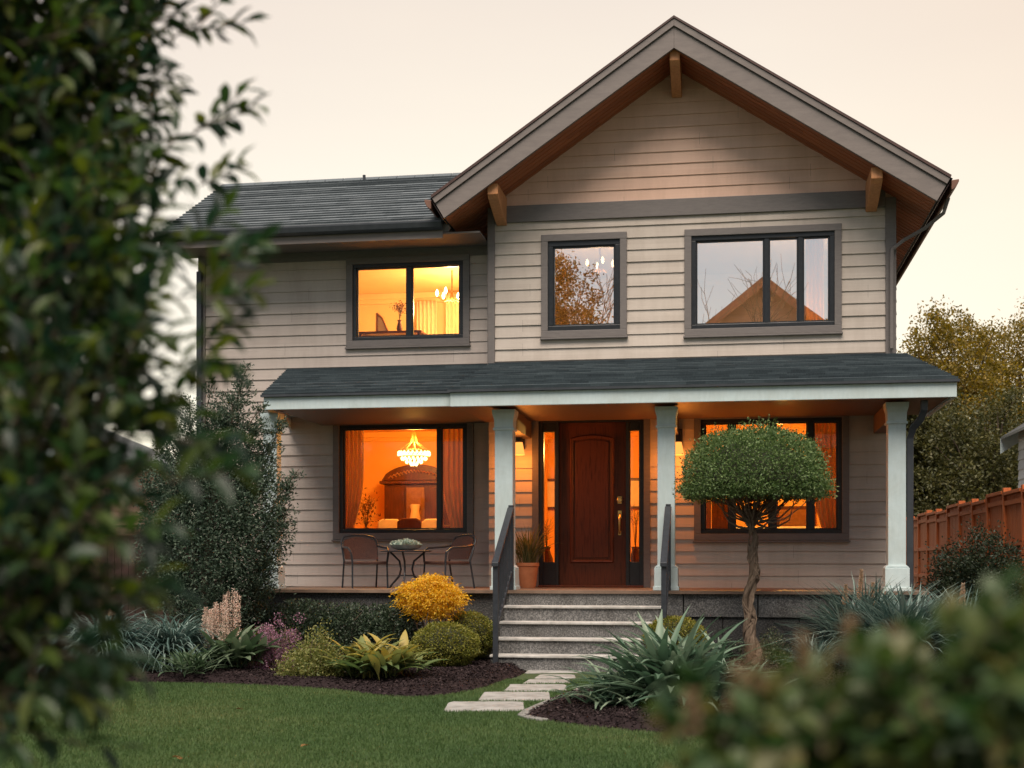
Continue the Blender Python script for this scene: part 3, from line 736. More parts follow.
lantern(678, 'dark wall lantern with glowing orange shade behind the middle porch column')
def railing(X, label):
    t = thing('stair_railing', label, 'railing', (X, 15.95, 0), 'railings beside the front steps')
    yb, yt = 15.93, 17.08; zb, zt = 1.30, 2.0
    obj('newel_post', MB().box(X - .032, X + .032, yb - .032, yb + .032, 0, zb - .03), M_DARKM, t, bevel=.005)
    obj('newel_post', MB().box(X - .032, X + .032, yt - .032, yt + .032, PF, zt + .06), M_DARKM, t, bevel=.005)
    sl = (zt - zb) / (yt - yb)
    for nm, dz, hw, hh in (('handrail', 0, .042, .05), ('bottom_rail', -.82, .022, .04)):
        y0, y1 = yb - (.06 if dz == 0 else 0), yt - (.03)
        r_ = MB(); r_.prism([(y0, zb + dz + sl * (y0 - yb)), (y1, zb + dz + sl * (y1 - yb)), (y1, zb + dz + hh + sl * (y1 - yb)), (y0, zb + dz + hh + sl * (y0 - yb))], 'x', X - hw, X + hw)
        obj(nm, r_, M_DARKM, t, bevel=.006)
    for k in range(1, 10):
        y = yb + (yt - yb) * k / 10; z = zb + sl * (y - yb)
        obj('baluster', MB().box(X - .009, X + .009, y - .009, y + .009, z - .80, z + .005), M_DARKM, t)
railing(ax(496, 15.95), 'black iron stair railing on the left of the front steps')
railing(ax(664, 15.95), 'black iron stair railing on the right of the front steps, behind the strap-leaved clump')

# ================================================================== inside the house
M_CRYST = emit_mat('lit_crystal', (1.0, .72, .32), 3.2)
M_BULB = emit_mat('warm_bulb', (1.0, .72, .36), 9.0)
M_BRONZE = pmat('bronze', (.28, .13, .04), (.36, .18, .06), 20, .4, metal=.7)
def crystal_chandelier(px, py0, py1, Y, zc, label):
    X = ax(px, Y); zt, zb = az(px, py0, Y), az(px, py1, Y)
    t = thing('crystal_chandelier', label, 'chandelier', (X, Y, zb)); r = .25; ht = zt - zb
    obj('stem', MB().tube([(X, Y, zb + ht * .5), (X, Y, zc)], .012, 6), M_BRONZE, t)
    fr = MB()
    for k in range(10):
        a = 2 * math.pi * k / 10
        fr.tube([(X + .03 * math.cos(a), Y + .03 * math.sin(a), zt), (X + .06 * math.cos(a), Y + .06 * math.sin(a), zb + ht * .72), (X + r * math.cos(a), Y + r * math.sin(a), zb + ht * .46)], .006, 5)
    for z, rr in ((zb + ht * .46, r), (zb + ht * .28, r)): fr.tube([(X + rr * math.cos(2 * math.pi * k / 24), Y + rr * math.sin(2 * math.pi * k / 24), z) for k in range(25)], .008, 5)
    obj('frame', fr, M_BRONZE, t)
    cr = MB()
    for lay, (z, rr, n) in enumerate(((zb + ht * .40, r, 22), (zb + ht * .34, r * 1.01, 22), (zb + ht * .22, r * .8, 18), (zb + ht * .12, r * .5, 12), (zb + ht * .05, r * .2, 6))):
        for k in range(n):
            a = 2 * math.pi * (k + .5 * lay) / n; cx, cy, s_ = X + rr * math.cos(a), Y + rr * math.sin(a), .022
            cr.add([(cx, cy, z + 1.5 * s_), (cx + s_, cy, z), (cx, cy + s_, z), (cx - s_, cy, z), (cx, cy - s_, z), (cx, cy, z - 1.5 * s_)],
                   [(0, 1, 2), (0, 2, 3), (0, 3, 4), (0, 4, 1), (5, 2, 1), (5, 3, 2), (5, 4, 3), (5, 1, 4)])
    obj('crystals', cr, M_CRYST, t)
    return t
t = crystal_chandelier(414, 433, 466, 20.9, 3.6, 'lit crystal chandelier hanging in the lower left dining room window')
lamp('chandelier_bulb', (ax(414, 20.9), 20.9, 3.28), 135, (1.0, .48, .085), .15, t)
def arm_chandelier(X, Y, z, zc, label, n=6, r=.24, power=60, col=AMBER):
    t = thing('arm_chandelier', label, 'chandelier', (X, Y, z))
    b = MB(); b.tube([(X, Y, z), (X, Y, zc)], .012, 6); b.lathe(X, Y, [(.01, z - .06), (.04, z), (.02, z + .06), (.015, z + .12)], 12)
    for k in range(n):
        a = 2 * math.pi * k / n + .3; c_, s_ = math.cos(a), math.sin(a)
        b.tube([(X, Y, z), (X + c_ * r * .5, Y + s_ * r * .5, z - .06), (X + c_ * r, Y + s_ * r, z + .02)], .008, 6)
    obj('frame', b, M_BRONZE, t)
    for k in range(n):
        a = 2 * math.pi * k / n + .3; x, y = X + math.cos(a) * r, Y + math.sin(a) * r
        obj('bulb', MB().lathe(x, y, [(.008, z + .02), (.022, z + .05), (.026, z + .08), (.012, z + .12), (.002, z + .135)], 10), M_BULB, t, True)
    lamp('chandelier_bulb', (X, Y, z - .16), power, col, .12, t)
    return t
arm_chandelier(ax(452, 20.9), 20.9, az(452, 298, 20.9), 6.0, 'lit arm chandelier in the upper left window, right of the vase', power=115, col=(1.0, .55, .2))
arm_chandelier(ax(600, 20.3), 20.3, az(600, 268, 20.3), 6.17, 'lit bulb chandelier faintly seen in the tall upper middle window', n=4, r=.20, power=60, col=PEACH)
lx, ly = ax(815, 20.2), 20.2
tl = thing('curtain_fill_lamp', 'added unseen fill lamp low behind the right pane, lighting the upper right window curtain', 'lamp', (lx, ly, 3.95))
obj('lamp_base', MB().lathe(lx, ly, [(.13, 3.952), (.05, 4.0), (.02, 4.2), (.02, 4.62)], 14), M_BRONZE, tl, True)
obj('lamp_shade', MB().lathe(lx, ly, [(.16, 4.55), (.10, 4.8), (.095, 4.8), (.155, 4.55)], 20, False), M_CREAM, tl, True)
lamp('curtain_fill_light', (lx - .05, ly - .3, 4.75), 260, PEACH, .08, tl)  # fill light added out of sight to warm the curtain
def pendant(X, Y, z, zc, label, power):
    t = thing('pendant_lamp', label, 'lamp', (X, Y, z))
    obj('cord', MB().tube([(X, Y, z + .15), (X, Y, zc)], .006, 6), M_BRONZE, t)
    obj('lamp_shade', MB().lathe(X, Y, [(.03, z + .18), (.06, z + .15), (.13, z), (.12, z), (.05, z + .14)], 20, False), M_SHADE, t, True)
    lamp('pendant_bulb', (X, Y, z - .02), power, ORANGE, .08, t)
pendant(-2.0, 21.2, 3.15, 3.62, 'orange glowing pendant lamp in the hall behind the front door', 110)
pendant(.75, 21.2, 3.2, 3.62, 'orange glowing pendant lamp in the lower right room behind the round topped tree', 100)

def curtain(px0, px1, Y, z0, z1, label, tie=None, folds=5, group='curtains inside the windows', mat=None):
    x0, x1 = ax(px0, Y), ax(px1, Y); mb_ = MB(); n, m_ = folds * 8, 14; vs = []
    for j in range(m_ + 1):
        v = j / m_; z = z0 + (z1 - z0) * v
        for i in range(n + 1):
            u = i / n; x = x0 + (x1 - x0) * u
            if tie:
                sx, tv, amt = tie; k = amt * math.exp(-((v - tv) / .22) ** 2) if v > tv else amt * (1 - .35 * (tv - v) / tv)
                x = sx_(x0, x1, sx) * k + x * (1 - k)
            vs.append((x, Y + .03 * math.sin(u * folds * 2 * math.pi) + .008 * math.sin(u * 31 + v * 5), z))
    w = n + 1
    mb_.add(vs, [(j * w + i, j * w + i + 1, (j + 1) * w + i + 1, (j + 1) * w + i) for j in range(m_) for i in range(n)])
    o = solo('curtain', mb_, mat or M_CURT, label, 'curtain', ((x0 + x1) / 2, Y, z0), group, smooth=True)
    s_ = o.modifiers.new('cloth', 'SOLIDIFY'); s_.thickness = .004
    return o
def sx_(a, b, side): return a if side < 0 else b
curtain(343, 364, YL + .22, 1.0, 3.45, 'gathered amber curtain at the left edge of the lower left window', (-1, .25, .55))
curtain(441, 466, YL + .22, 1.0, 3.45, 'gathered amber curtain at the right edge of the lower left window', (1, .25, .45))
curtain(806, 824, YW + .30, 4.0, 6.1, 'pale curtain in the right pane of the upper right window', None, 4)
curtain(812, 839, YW + .24, 1.0, 3.45, 'orange lit curtain in the right pane of the lower right window', (1, .2, .5))
curtain(446, 462, 22.2, 4.0, 5.9, 'pale yellow curtain on the back wall seen through the upper left window', None, 4, mat=M_CREAM)
curtain(417, 437, 22.3, 4.0, 5.8, 'wide sheer curtain beside the chandelier in the upper left window', None, 5, mat=M_CREAM)

# dining cabinet
YC = 22.4; hx0, hx1 = ax(382, YC), ax(452, YC); zs = az(416, 484, YC); zt = az(416, 468, YC)
hu = thing('dining_cabinet', 'dark carved wood dining cabinet with arched top behind the lower left window', 'cabinet', (hx0, YC, PF))
obj('carcass', MB().box(hx0 + .04, hx1 - .04, YC, YC + .4, PF, zs), M_HUTCH, hu, bevel=.008)
def arcp(x0, x1, z, h_, n=16): return [(x0, z)] + [(x0 + (x1 - x0) * k / n, z + h_ * (1 - (2 * k / n - 1) ** 2) ** .6 if 0 < k < n else z) for k in range(n + 1)][1:]
obj('arched_crown', MB().prism(arcp(hx0, hx1, zs + .06, zt - zs), 'y', YC - .05, YC + .4), M_HUTCH, hu, bevel=.01)
obj('cornice', MB().box(hx0 - .03, hx1 + .03, YC - .07, YC + .4, zs + .002, zs + .055), M_HUTCH, hu, bevel=.01)
carv = MB()
for k in range(16):
    x = hx0 + (hx1 - hx0) * (.14 + .72 * k / 15); r = .03 + .02 * random.random(); z = zs + .10 + .05 * math.sin(k / 15 * math.pi) * 2
    carv.tube([(x - r, YC - .06, z), (x, YC - .075, z + r), (x + r, YC - .06, z)], .012, 6)
obj('carving', carv, M_BRONZE, hu)
for k in range(3):
    a = hx0 + .08 + (hx1 - hx0 - .16) * k / 3; b_ = a + (hx1 - hx0 - .16) / 3 - .04
    d_ = MB(); d_.box(a, b_, YC - .025, YC - .002, 2.0, zs - .06); d_.box(a + .05, b_ - .05, YC - .035, YC - .026, 2.05, zs - .11)
    obj('cabinet_door', d_, M_HUTCH if k != 1 else M_BRONZE, hu, bevel=.006)
obj('counter_ledge', MB().box(hx0 - .02, hx1 + .02, YC - .14, YC - .001, 1.90, 1.95), M_HUTCH, hu, bevel=.008)
pic = MB(); x = ax(415, YC - .1); pic.lathe(x, YC - .09, [(.06, 1.952), (.10, 2.06), (.07, 2.2), (.09, 2.3), (.075, 2.31)], 16)
solo('urn', pic, M_CREAM, 'pale urn standing on the dark cabinet ledge in the dining room', 'urn', (x, YC - .09, 1.952), smooth=True)
def dining_chair(px, Y, mat, label, rz):
    X = ax(px, Y); t = thing('dining_chair', label, 'chair', (X, Y, PF), 'dining chairs seen through the window')
    b = MB(); b.prism([(-.21, .48), (.21, .48), (.20, 1.02), (.12, 1.07), (-.12, 1.07), (-.20, 1.02)], 'y', .19, .25); obj('backrest', b, mat, t, bevel=.02, local=True)
    obj('seat', MB().box(-.23, .23, -.22, .19, .42, .49), mat, t, bevel=.02, local=True)
    for sx in (-1, 1):
        for y in (-.19, .2): obj('leg', MB().tube([(sx * .19, y, 0), (sx * .2, y, .42)], [.015, .022], 6), M_HUTCH, t, local=True)
    t.rotation_euler = (0, 0, rz); return t
dining_chair(390, 21.0, M_CREAM, 'cream dining chair at the left of the row before the cabinet', R(15))
dining_chair(405, 20.6, M_HUTCH, 'dark wooden dining chair between the two cream dining chairs', R(-4))
dining_chair(425, 21.0, M_CREAM, 'cream dining chair tilted right, under the crystal chandelier', R(-20))
so = thing('sofa', 'pale sofa against the back wall of the lower right lit room', 'sofa', (.6, 22.0, PF))
obj('seat', MB().box(-.5, 1.5, 21.5, 22.2, PF + .15, PF + .5), M_CREAM, so, bevel=.05); obj('backrest', MB().box(-.5, 1.5, 22.21, 22.45, PF + .15, PF + .95), M_CREAM, so, bevel=.06)
for x_ in (-.68, 1.51): obj('armrest', MB().box(x_, x_ + .17, 21.5, 22.45, PF + .05, PF + .68), M_CREAM, so, bevel=.05)
pw_ = thing('wall_picture', 'dark framed picture on the back wall of the lower right lit room', 'picture', (1.05, 22.57, 1.95))
obj('frame', MB().box(.75, 1.4, 22.54, 22.59, 1.75, 2.25), M_HUTCH, pw_, bevel=.01); obj('canvas', MB().box(.81, 1.34, 22.53, 22.538, 1.81, 2.19), M_BRONZE, pw_)
fl_ = thing('dressing_screen', 'dark folding screen at the left of the lower right lit room', 'screen', (-.3, 21.6, PF))
for k_ in range(2): obj('screen_panel', MB().prism([(-.62 + .33 * k_, 21.6 + .12 * k_), (-.30 + .33 * k_, 21.72 - .12 * k_), (-.30 + .33 * k_, 21.745 - .12 * k_), (-.62 + .33 * k_, 21.625 + .12 * k_)], 'z', PF + .02, PF + 1.35), M_HUTCH, fl_)
def stem_spray(bm, base, n, h_, spread, r=.004):
    for k in range(n):
        a = random.uniform(0, 6.28); s_ = spread * random.uniform(.3, 1)
        p0 = Vector(base); p1 = p0 + Vector((math.cos(a) * s_ * .4, math.sin(a) * s_ * .4, h_ * .55)); p2 = p0 + Vector((math.cos(a) * s_, math.sin(a) * s_, h_ * random.uniform(.8, 1.1)))
        bm.tube([p0, p1, p2], [r, r * .8, r * .4], 4)
        for q in range(4):
            s0 = p1.lerp(p2, q / 4); bm.tube([s0, s0 + Vector((random.uniform(-.1, .1), random.uniform(-.1, .1), random.uniform(.03, .12)))], [r * .6, r * .3], 3)
M_DRY = leaf_mat('dried_leaf', [(.12, .045, .012), (.22, .09, .03), (.16, .10, .03)])
x = ax(366, 20.2); zb = 1.62
vs_ = thing('branch_vase', 'dark vase of leafy branches in the lower left window beside the curtain', 'vase', (x, 20.2, zb))
obj('vase', MB().lathe(x, 20.2, [(.05, zb), (.08, zb + .08), (.05, zb + .2), (.06, zb + .22)], 14), M_HUTCH, vs_, True)
b = MB(); stem_spray(b, (x, 20.2, zb + .2), 12, .5, .22); obj('stems', b, M_BARK, vs_)
P = np.array([x, 20.2, zb + .5]) + rng.normal(size=(170, 3)) * [.10, .10, .14]; V, G, r_ = leaves(P, rdir(170) + [0, 0, .4], rdir(170), .06, .025)
obj('foliage', np_mesh('foliage', V, G, M_DRY, OFF[vs_.name], r_), M_DRY, vs_)
sb = thing('side_table', 'small wooden table under the branch vase behind the lower left window', 'table', (x, 20.2, PF))
obj('table_top', MB().lathe(x, 20.2, [(.25, 1.585), (.26, 1.60), (.25, 1.618)], 24), M_HUTCH, sb); obj('leg', MB().lathe(x, 20.2, [(.15, PF), (.05, PF + .05), (.03, 1.3), (.06, 1.584)], 14), M_HUTCH, sb, True)
for px_, hh_, lab_ in ((546.5, .75, 'tall floor vase with dried stems behind the left door sidelight'), (635.5, 1.0, 'tall floor vase with dried stems behind the right door sidelight')):
    x, yv = ax(px_, 20.4), 20.4; fv = thing('floor_vase', lab_, 'vase', (x, yv, PF))
    obj('vase', MB().lathe(x, yv, [(.07, PF), (.12, PF + .2), (.10, PF + .42), (.05, PF + .55), (.07, PF + .6)], 16), M_HUTCH, fv, True)
    b = MB(); stem_spray(b, (x, yv, PF + .55), 10, hh_ - .3, .12, .004); obj('stems', b, M_BARK, fv)
    xp = x + .02; wp = thing('wall_picture', 'small framed picture on the hall wall seen through the ' + ('left' if px_ < 600 else 'right') + ' door sidelight', 'picture', (ax(px_, 23.4), 23.45, 2.5)); xq = ax(px_, 23.4)
    obj('frame', MB().box(xq - .22, xq + .22, 23.44, 23.49, 2.25, 2.8), M_HUTCH, wp, bevel=.01); obj('canvas', MB().box(xq - .17, xq + .17, 23.43, 23.438, 2.3, 2.75), M_CREAM, wp)
# upstairs left: console with vase and picture frame
cy = 20.6; cx0, cx1 = ax(372, cy), ax(412, cy); cz = az(390, 333, cy)
co_ = thing('console_table', 'low wooden console under the upper left window holding the vase', 'table', (cx0, cy, 3.95))
obj('table_top', MB().box(cx0 - .2, cx1 + .2, cy - .2, cy + .2, cz - .04, cz), M_HUTCH, co_, bevel=.006)
for sx in (cx0 - .15, cx1 + .15):
    for yy in (cy - .16, cy + .16): obj('leg', MB().box(sx - .02, sx + .02, yy - .02, yy + .02, 3.952, cz - .041), M_HUTCH, co_)
x = ax(399.5, cy)
vz = thing('flower_vase', 'slender vase with a dark bunch of dried flowers in the upper left window', 'vase', (x, cy, cz))
obj('vase', MB().lathe(x, cy, [(.03, cz), (.05, cz + .06), (.025, cz + .17), (.035, cz + .2)], 14), M_HUTCH, vz, True)
b = MB(); stem_spray(b, (x, cy, cz + .18), 9, .26, .10, .003); obj('stems', b, M_BARK, vz)
P = np.array([x, cy, cz + .40]) + rng.normal(size=(150, 3)) * [.055, .055, .045]; V, G, r_ = leaves(P, rdir(150), rdir(150), .035, .02)
obj('blooms', np_mesh('blooms', V, G, M_DRY, OFF[vz.name], r_), M_DRY, vz)
x = ax(381, cy); pf = thing('picture_frame', 'small carved picture frame leaning at the left in the upper left window', 'picture frame', (x, cy, cz))
a_ = MB(); pts = [(x - .07, cz), (x + .12, cz), (x + .02, cz + .22), (x - .07, cz + .30)]
for k in range(4):
    p, q = pts[k], pts[(k + 1) % 4]; a_.tube([(p[0], cy, p[1] + .02), (q[0], cy, q[1] + .02)], .018, 6)
obj('frame', a_, M_BRONZE, pf); obj('picture', MB().prism([(px_, z_ + .02) for px_, z_ in pts], 'y', cy + .004, cy + .012), M_CREAM, pf)

# ================================================================== porch furniture
M_WICK = pmat('brown_wicker', (.045, .018, .014), (.115, .05, .036), 90, .6, .9, 120, (1, 1, 1), detail=2)
def patio_chair(X, Y, rz, label):
    t = thing('patio_chair', label, 'chair', (X, Y, PF), 'wicker chairs on the porch', rz); L_ = dict(local=True)
    s_ = MB(); s_.prism([(-.24, -.24), (.24, -.24), (.27, .0), (.24, .20), (-.24, .20), (-.27, .0)], 'z', .335, .375); obj('seat', s_, M_WICK, t, bevel=.012, **L_)
    b_ = MB(); n = 10; vs = []
    for yy in (0, .018):
        for j in range(7):
            v = j / 6; z = .40 + v * .32
            for i in range(n + 1):
                u = -1 + 2 * i / n; hw = .235 + .02 * v - .035 * max(0, v - .7) / .3
                vs.append((u * hw, .21 + .10 * v - .05 * (u * u) * 1.0 + yy, z - .05 * u * u * v))
    w = n + 1; o = 7 * w
    fs = [(j * w + i, j * w + i + 1, (j + 1) * w + i + 1, (j + 1) * w + i) for j in range(6) for i in range(n)]
    fs += [tuple(k + o for k in reversed(f_)) for f_ in fs]
    bd = [i for i in range(w)] + [j * w + n for j in range(1, 7)] + [6 * w + i for i in range(n - 1, -1, -1)] + [j * w for j in range(5, 0, -1)]
    fs += [(bd[k], bd[(k + 1) % len(bd)], bd[(k + 1) % len(bd)] + o, bd[k] + o) for k in range(len(bd))]
    b_.add(vs, fs); obj('backrest', b_, M_WICK, t, True, **L_)
    fr_ = MB()
    prof = [(-.245, .20, .38), (-.262, .285, .66), (-.22, .30, .72), (-.1, .318, .745), (.1, .318, .745), (.22, .30, .72), (.262, .285, .66), (.245, .20, .38)]
    fr_.tube(prof, .014, 8); obj('back_frame', fr_, M_DARKM, t, True, **L_)
    for sx in (-1, 1):
        obj('leg', MB().tube([(sx * .25, -.22, .36), (sx * .255, -.24, .0)], .013, 8), M_DARKM, t, **L_)
        obj('leg', MB().tube([(sx * .245, .20, .38), (sx * .25, .27, .0)], .013, 8), M_DARKM, t, **L_)
        obj('armrest', MB().tube([(sx * .255, .26, .60), (sx * .285, .10, .575), (sx * .285, -.14, .56), (sx * .27, -.225, .50), (sx * .25, -.225, .36)], .015, 8), M_DARKM, t, True, **L_)
    return t
patio_chair(ax(365, 18.1), 18.1, R(33), 'brown wicker patio chair with black arms, left of the porch bistro table')
patio_chair(ax(448, 18.1), 18.1, R(-42), 'brown wicker patio chair with black arms, right of the porch bistro table')
tx, ty = ax(406, 18.0), 18.0
bt = thing('bistro_table', 'round black bistro table with scrolled legs between the two porch chairs', 'table', (tx, ty, PF))
tz = az(406, 550.5, 18.0)
obj('table_top', MB().lathe(tx, ty, [(.335, tz - .02), (.355, tz - .015), (.355, tz - .003), (.34, tz)], 36), M_DARKM, bt, True)
for k in range(3):
    a = 2 * math.pi * k / 3 + .6; c_, s_ = math.cos(a), math.sin(a)
    obj('leg', MB().tube([(tx + c_ * r, ty + s_ * r, PF + (tz - PF) * h_) for r, h_ in ((.30, .0), (.24, .12), (.12, .32), (.09, .5), (.12, .72), (.24, .9), (.28, .96))], .014, 8), M_DARKM, bt, True)
obj('brace_ring', MB().tube([(tx + .11 * math.cos(2 * math.pi * k / 20), ty + .11 * math.sin(2 * math.pi * k / 20), PF + (tz - PF) * .34) for k in range(21)], .009, 6), M_DARKM, bt, True)
M_SUCC = leaf_mat('succulent_leaf', [(.26, .36, .30), (.44, .54, .46), (.60, .66, .56)], .1)
pb = thing('succulent_bowl', 'low pale bowl of grey green succulents on the bistro table', 'planter', (tx, ty, tz))
obj('bowl', MB().lathe(tx, ty, [(.09, tz), (.19, tz + .035), (.225, tz + .075), (.205, tz + .07), (.02, tz + .055)], 28), M_CONC, pb, True)
parts_ = []
for k in range(26):
    a = random.uniform(0, 6.28); rr = .18 * math.sqrt(random.random()); c0 = np.array([tx + rr * math.cos(a), ty + rr * math.sin(a), tz + .06 + .05 * (1 - rr / .2)])
    n = 16; D = rdir(n); D[:, 2] = abs(D[:, 2]) + .25
    parts_.append(leaves(np.repeat(c0[None], n, 0), D, rdir(n), .075, .034, LEAF_L))
V, G, r_ = join(parts_); obj('succulents', np_mesh('succulents', V, G, M_SUCC, OFF[pb.name], r_), M_SUCC, pb)
# terracotta pot by the door
qx, qy = ax(528, 18.45), 18.45
tp = thing('potted_grass', 'terracotta pot of spiky green grass left of the front door', 'potted plant', (qx, qy, PF))
obj('pot', MB().lathe(qx, qy, [(.10, PF), (.112, PF + .03), (.145, PF + .30), (.158, PF + .31), (.158, PF + .355), (.145, PF + .355), (.13, PF + .31), (.0, PF + .31)], 28), M_TERRA, tp, True)
M_POTG = leaf_mat('pot_grass', [(.07, .085, .03), (.12, .13, .05), (.22, .17, .07)])
n = 170; B = np.tile([qx, qy, PF + .31], (n, 1)) + rng.normal(size=(n, 3)) * [.05, .05, .0]
V, G, r_ = blades(B, rng.uniform(0, 6.28, n), rng.uniform(.35, .74, n), np.full(n, .016), rng.uniform(1.0, 1.5, n), rng.uniform(.2, 1.6, n))
obj('grass_blades', np_mesh('grass_blades', V, G, M_POTG, OFF[tp.name], r_), M_POTG, tp)
# ================================================================== GROUND
def poly_sd(P, poly):
    """signed distance (positive inside) of points to a polygon"""
    P = np.asarray(P); d = np.full(len(P), 1e9); ins = np.zeros(len(P), bool)
    for (x0, y0), (x1, y1) in zip(poly, poly[1:] + poly[:1]):
        ex, ey = x1 - x0, y1 - y0; wx, wy = P[:, 0] - x0, P[:, 1] - y0
        t = np.clip((wx * ex + wy * ey) / (ex * ex + ey * ey + 1e-12), 0, 1)
        d = np.minimum(d, np.hypot(wx - ex * t, wy - ey * t))
        c_ = ((y0 > P[:, 1]) != (y1 > P[:, 1]))
        ins ^= c_ & (P[:, 0] < ex * (P[:, 1] - y0) / (ey if abs(ey) > 1e-12 else 1e-12) + x0)
    return np.where(ins, d, -d)
def smooth_poly(pts, n=8):
    out = []; m = len(pts)
    for i in range(m):
        p0, p1, p2, p3 = (np.array(pts[(i + k - 1) % m]) for k in range(4))
        for k in range(n):
            t = k / n; out.append(tuple(.5 * (2 * p1 + (p2 - p0) * t + (2 * p0 - 5 * p1 + 4 * p2 - p3) * t * t + (3 * p1 - p0 - 3 * p2 + p3) * t ** 3)))
    return out
g_ = MB(); S_ = 220; g_.add([(-S_, -S_, 0), (S_, -S_, 0), (S_, S_, 0), (-S_, S_, 0)], [(0, 1, 2, 3)])
struct('lawn', g_, M_SOIL)
BED_L = smooth_poly([gnd(526, 671), gnd(505, 681), gnd(478, 690), gnd(430, 697), gnd(380, 696), gnd(330, 690), gnd(240, 685), gnd(145, 683), gnd(60, 682), gnd(-60, 684), (-13, 14.2), (-13.5, 18), (-9, 19.2), (-6, 17.4), (-3.0, 17.3)])
BED_R = smooth_poly([gnd(521, 717), gnd(545, 704), gnd(572, 694), (-1.25, 14.0), (-.95, 15.4), (-.9, 17.2), (1, 17.4), (4.2, 17.6), (4.3, 14), (3.6, 11.2), gnd(790, 740), gnd(653, 733), gnd(587, 727), gnd(548, 722)])
def bed_z(P, poly):
    sd = poly_sd(P, poly)
    return -.035 + np.clip((sd + .06) * .45, 0, .11) + .018 * np.sin(P[:, 0] * 3.1) * np.sin(P[:, 1] * 2.7) * (sd > .1)
def bed(poly, name, step=.11):
    xs = np.arange(min(p[0] for p in poly) - .2, max(p[0] for p in poly) + .2, step); ys = np.arange(min(p[1] for p in poly) - .2, max(p[1] for p in poly) + .2, step)
    X, Y = np.meshgrid(xs, ys); P = np.stack([X.ravel(), Y.ravel()], 1); Z = bed_z(P, poly)
    V = np.column_stack([P, Z]); a = np.arange(len(xs) * len(ys)).reshape(len(ys), len(xs))
    Q = np.stack([a[:-1, :-1], a[:-1, 1:], a[1:, 1:], a[1:, :-1]], -1).reshape(-1, 4)
    Q = Q[(Z[Q] > -.034).any(1)]
    # bark chips strewn over the surface
    n = 90000; C = np.column_stack([rng.uniform(xs[0], xs[-1], n), rng.uniform(ys[0], min(ys[-1], 17), n)]); sd = poly_sd(C, poly); C = C[sd > .0]
    n = len(C); z = bed_z(C, poly); az_ = rng.uniform(0, 6.28, n); tl = rng.normal(size=n) * .35
    D = np.column_stack([np.cos(az_), np.sin(az_), tl]); v2, g2, r2 = leaves(np.column_stack([C, z + .006]), D, np.column_stack([rng.normal(size=(n, 2)) * .3, np.ones(n)]), rng.uniform(.015, .05, n), rng.uniform(.008, .022, n))
    me = np_mesh(name, np.concatenate([V, v2]), [Q] + [g + len(V) for g in g2], M_MULCH, rnd=np.concatenate([np.full(len(V), .25), r2 ** 1.6]))
    return struct(name, me, M_MULCH)
bed(BED_L, 'mulch_bed'); bed(BED_R, 'mulch_bed')
def bz(x, y):
    P = np.array([[x, y]]); return max(0, float(bed_z(P, BED_L)[0]), float(bed_z(P, BED_R)[0]))

# stepping slabs and the bed edging
SLABS = [((524, 669), (582, 673.6), 'first pale slab of the garden path, against the bottom step'),
         ((533.7, 675), (576, 679), 'narrow pale path slab, second from the front steps'),
         ((522, 680), (571, 684.2), 'pale path slab, third from the front steps'),
         ((503.7, 685), (566, 692), 'pale path slab, fourth from the front steps'),
         ((477.6, 692.5), (550, 701.6), 'wide pale path slab, next to last toward the lawn'),
         ((442.5, 702.4), (524, 712), 'wide pale path slab nearest the lawn, farthest from the steps')]
slab_polys = []
for (x0, y0), (x1, y1), lab in SLABS:
    q = [gnd(x0, y1), gnd(x1, y1 - .6), gnd(x1 - 1, y0 + .2), gnd(x0 + 7, y0)]
    pts = []
    for k in range(4):                      # rounded, slightly uneven corners
        p, pr, nx = (np.array(q[(k + d) % 4]) for d in (0, -1, 1))
        for t in (.22, .08): pts.append(tuple(p + (pr - p) * t * .6 + rng.normal(size=2) * .008))
        for t in (.08, .22): pts.append(tuple(p + (nx - p) * t * .6 + rng.normal(size=2) * .008))
    slab_polys.append(pts)
    cx_, cy_ = np.mean([p[0] for p in q]), np.mean([p[1] for p in q])
    solo('path_slab', MB().prism(pts, 'z', -.04, .010), M_SLAB, lab, 'paving slab', (cx_, cy_, 0), 'pale slabs of the garden path', bevel=.008)
M_EDGE = pmat('weathered_edging', (.14, .135, .125), (.24, .23, .215), 9, .9, .4, 70)
ed = MB(); pth = [gnd(*p) for p in ((545, 721.5), (530, 719), (522.5, 716.5), (528, 712), (545, 704.5), (560, 698.5), (574, 693.5), (585, 688))]
for (a, b_) in zip(pth[:-1], pth[1:]):
    a, b_ = np.array(a), np.array(b_); d_ = (b_ - a) / np.linalg.norm(b_ - a); nn = np.array([-d_[1], d_[0]]) * .045; a2, b2 = a + d_ * .006, b_ - d_ * .006
    ed.prism([tuple(a2 - nn), tuple(b2 - nn), tuple(b2 + nn), tuple(a2 + nn)], 'z', -.05, .022)
solo('garden_edging', ed, M_EDGE, 'low curved stone edging along the right mulch bed beside the path', 'edging', (pth[2][0], pth[2][1], 0), bevel=.008)

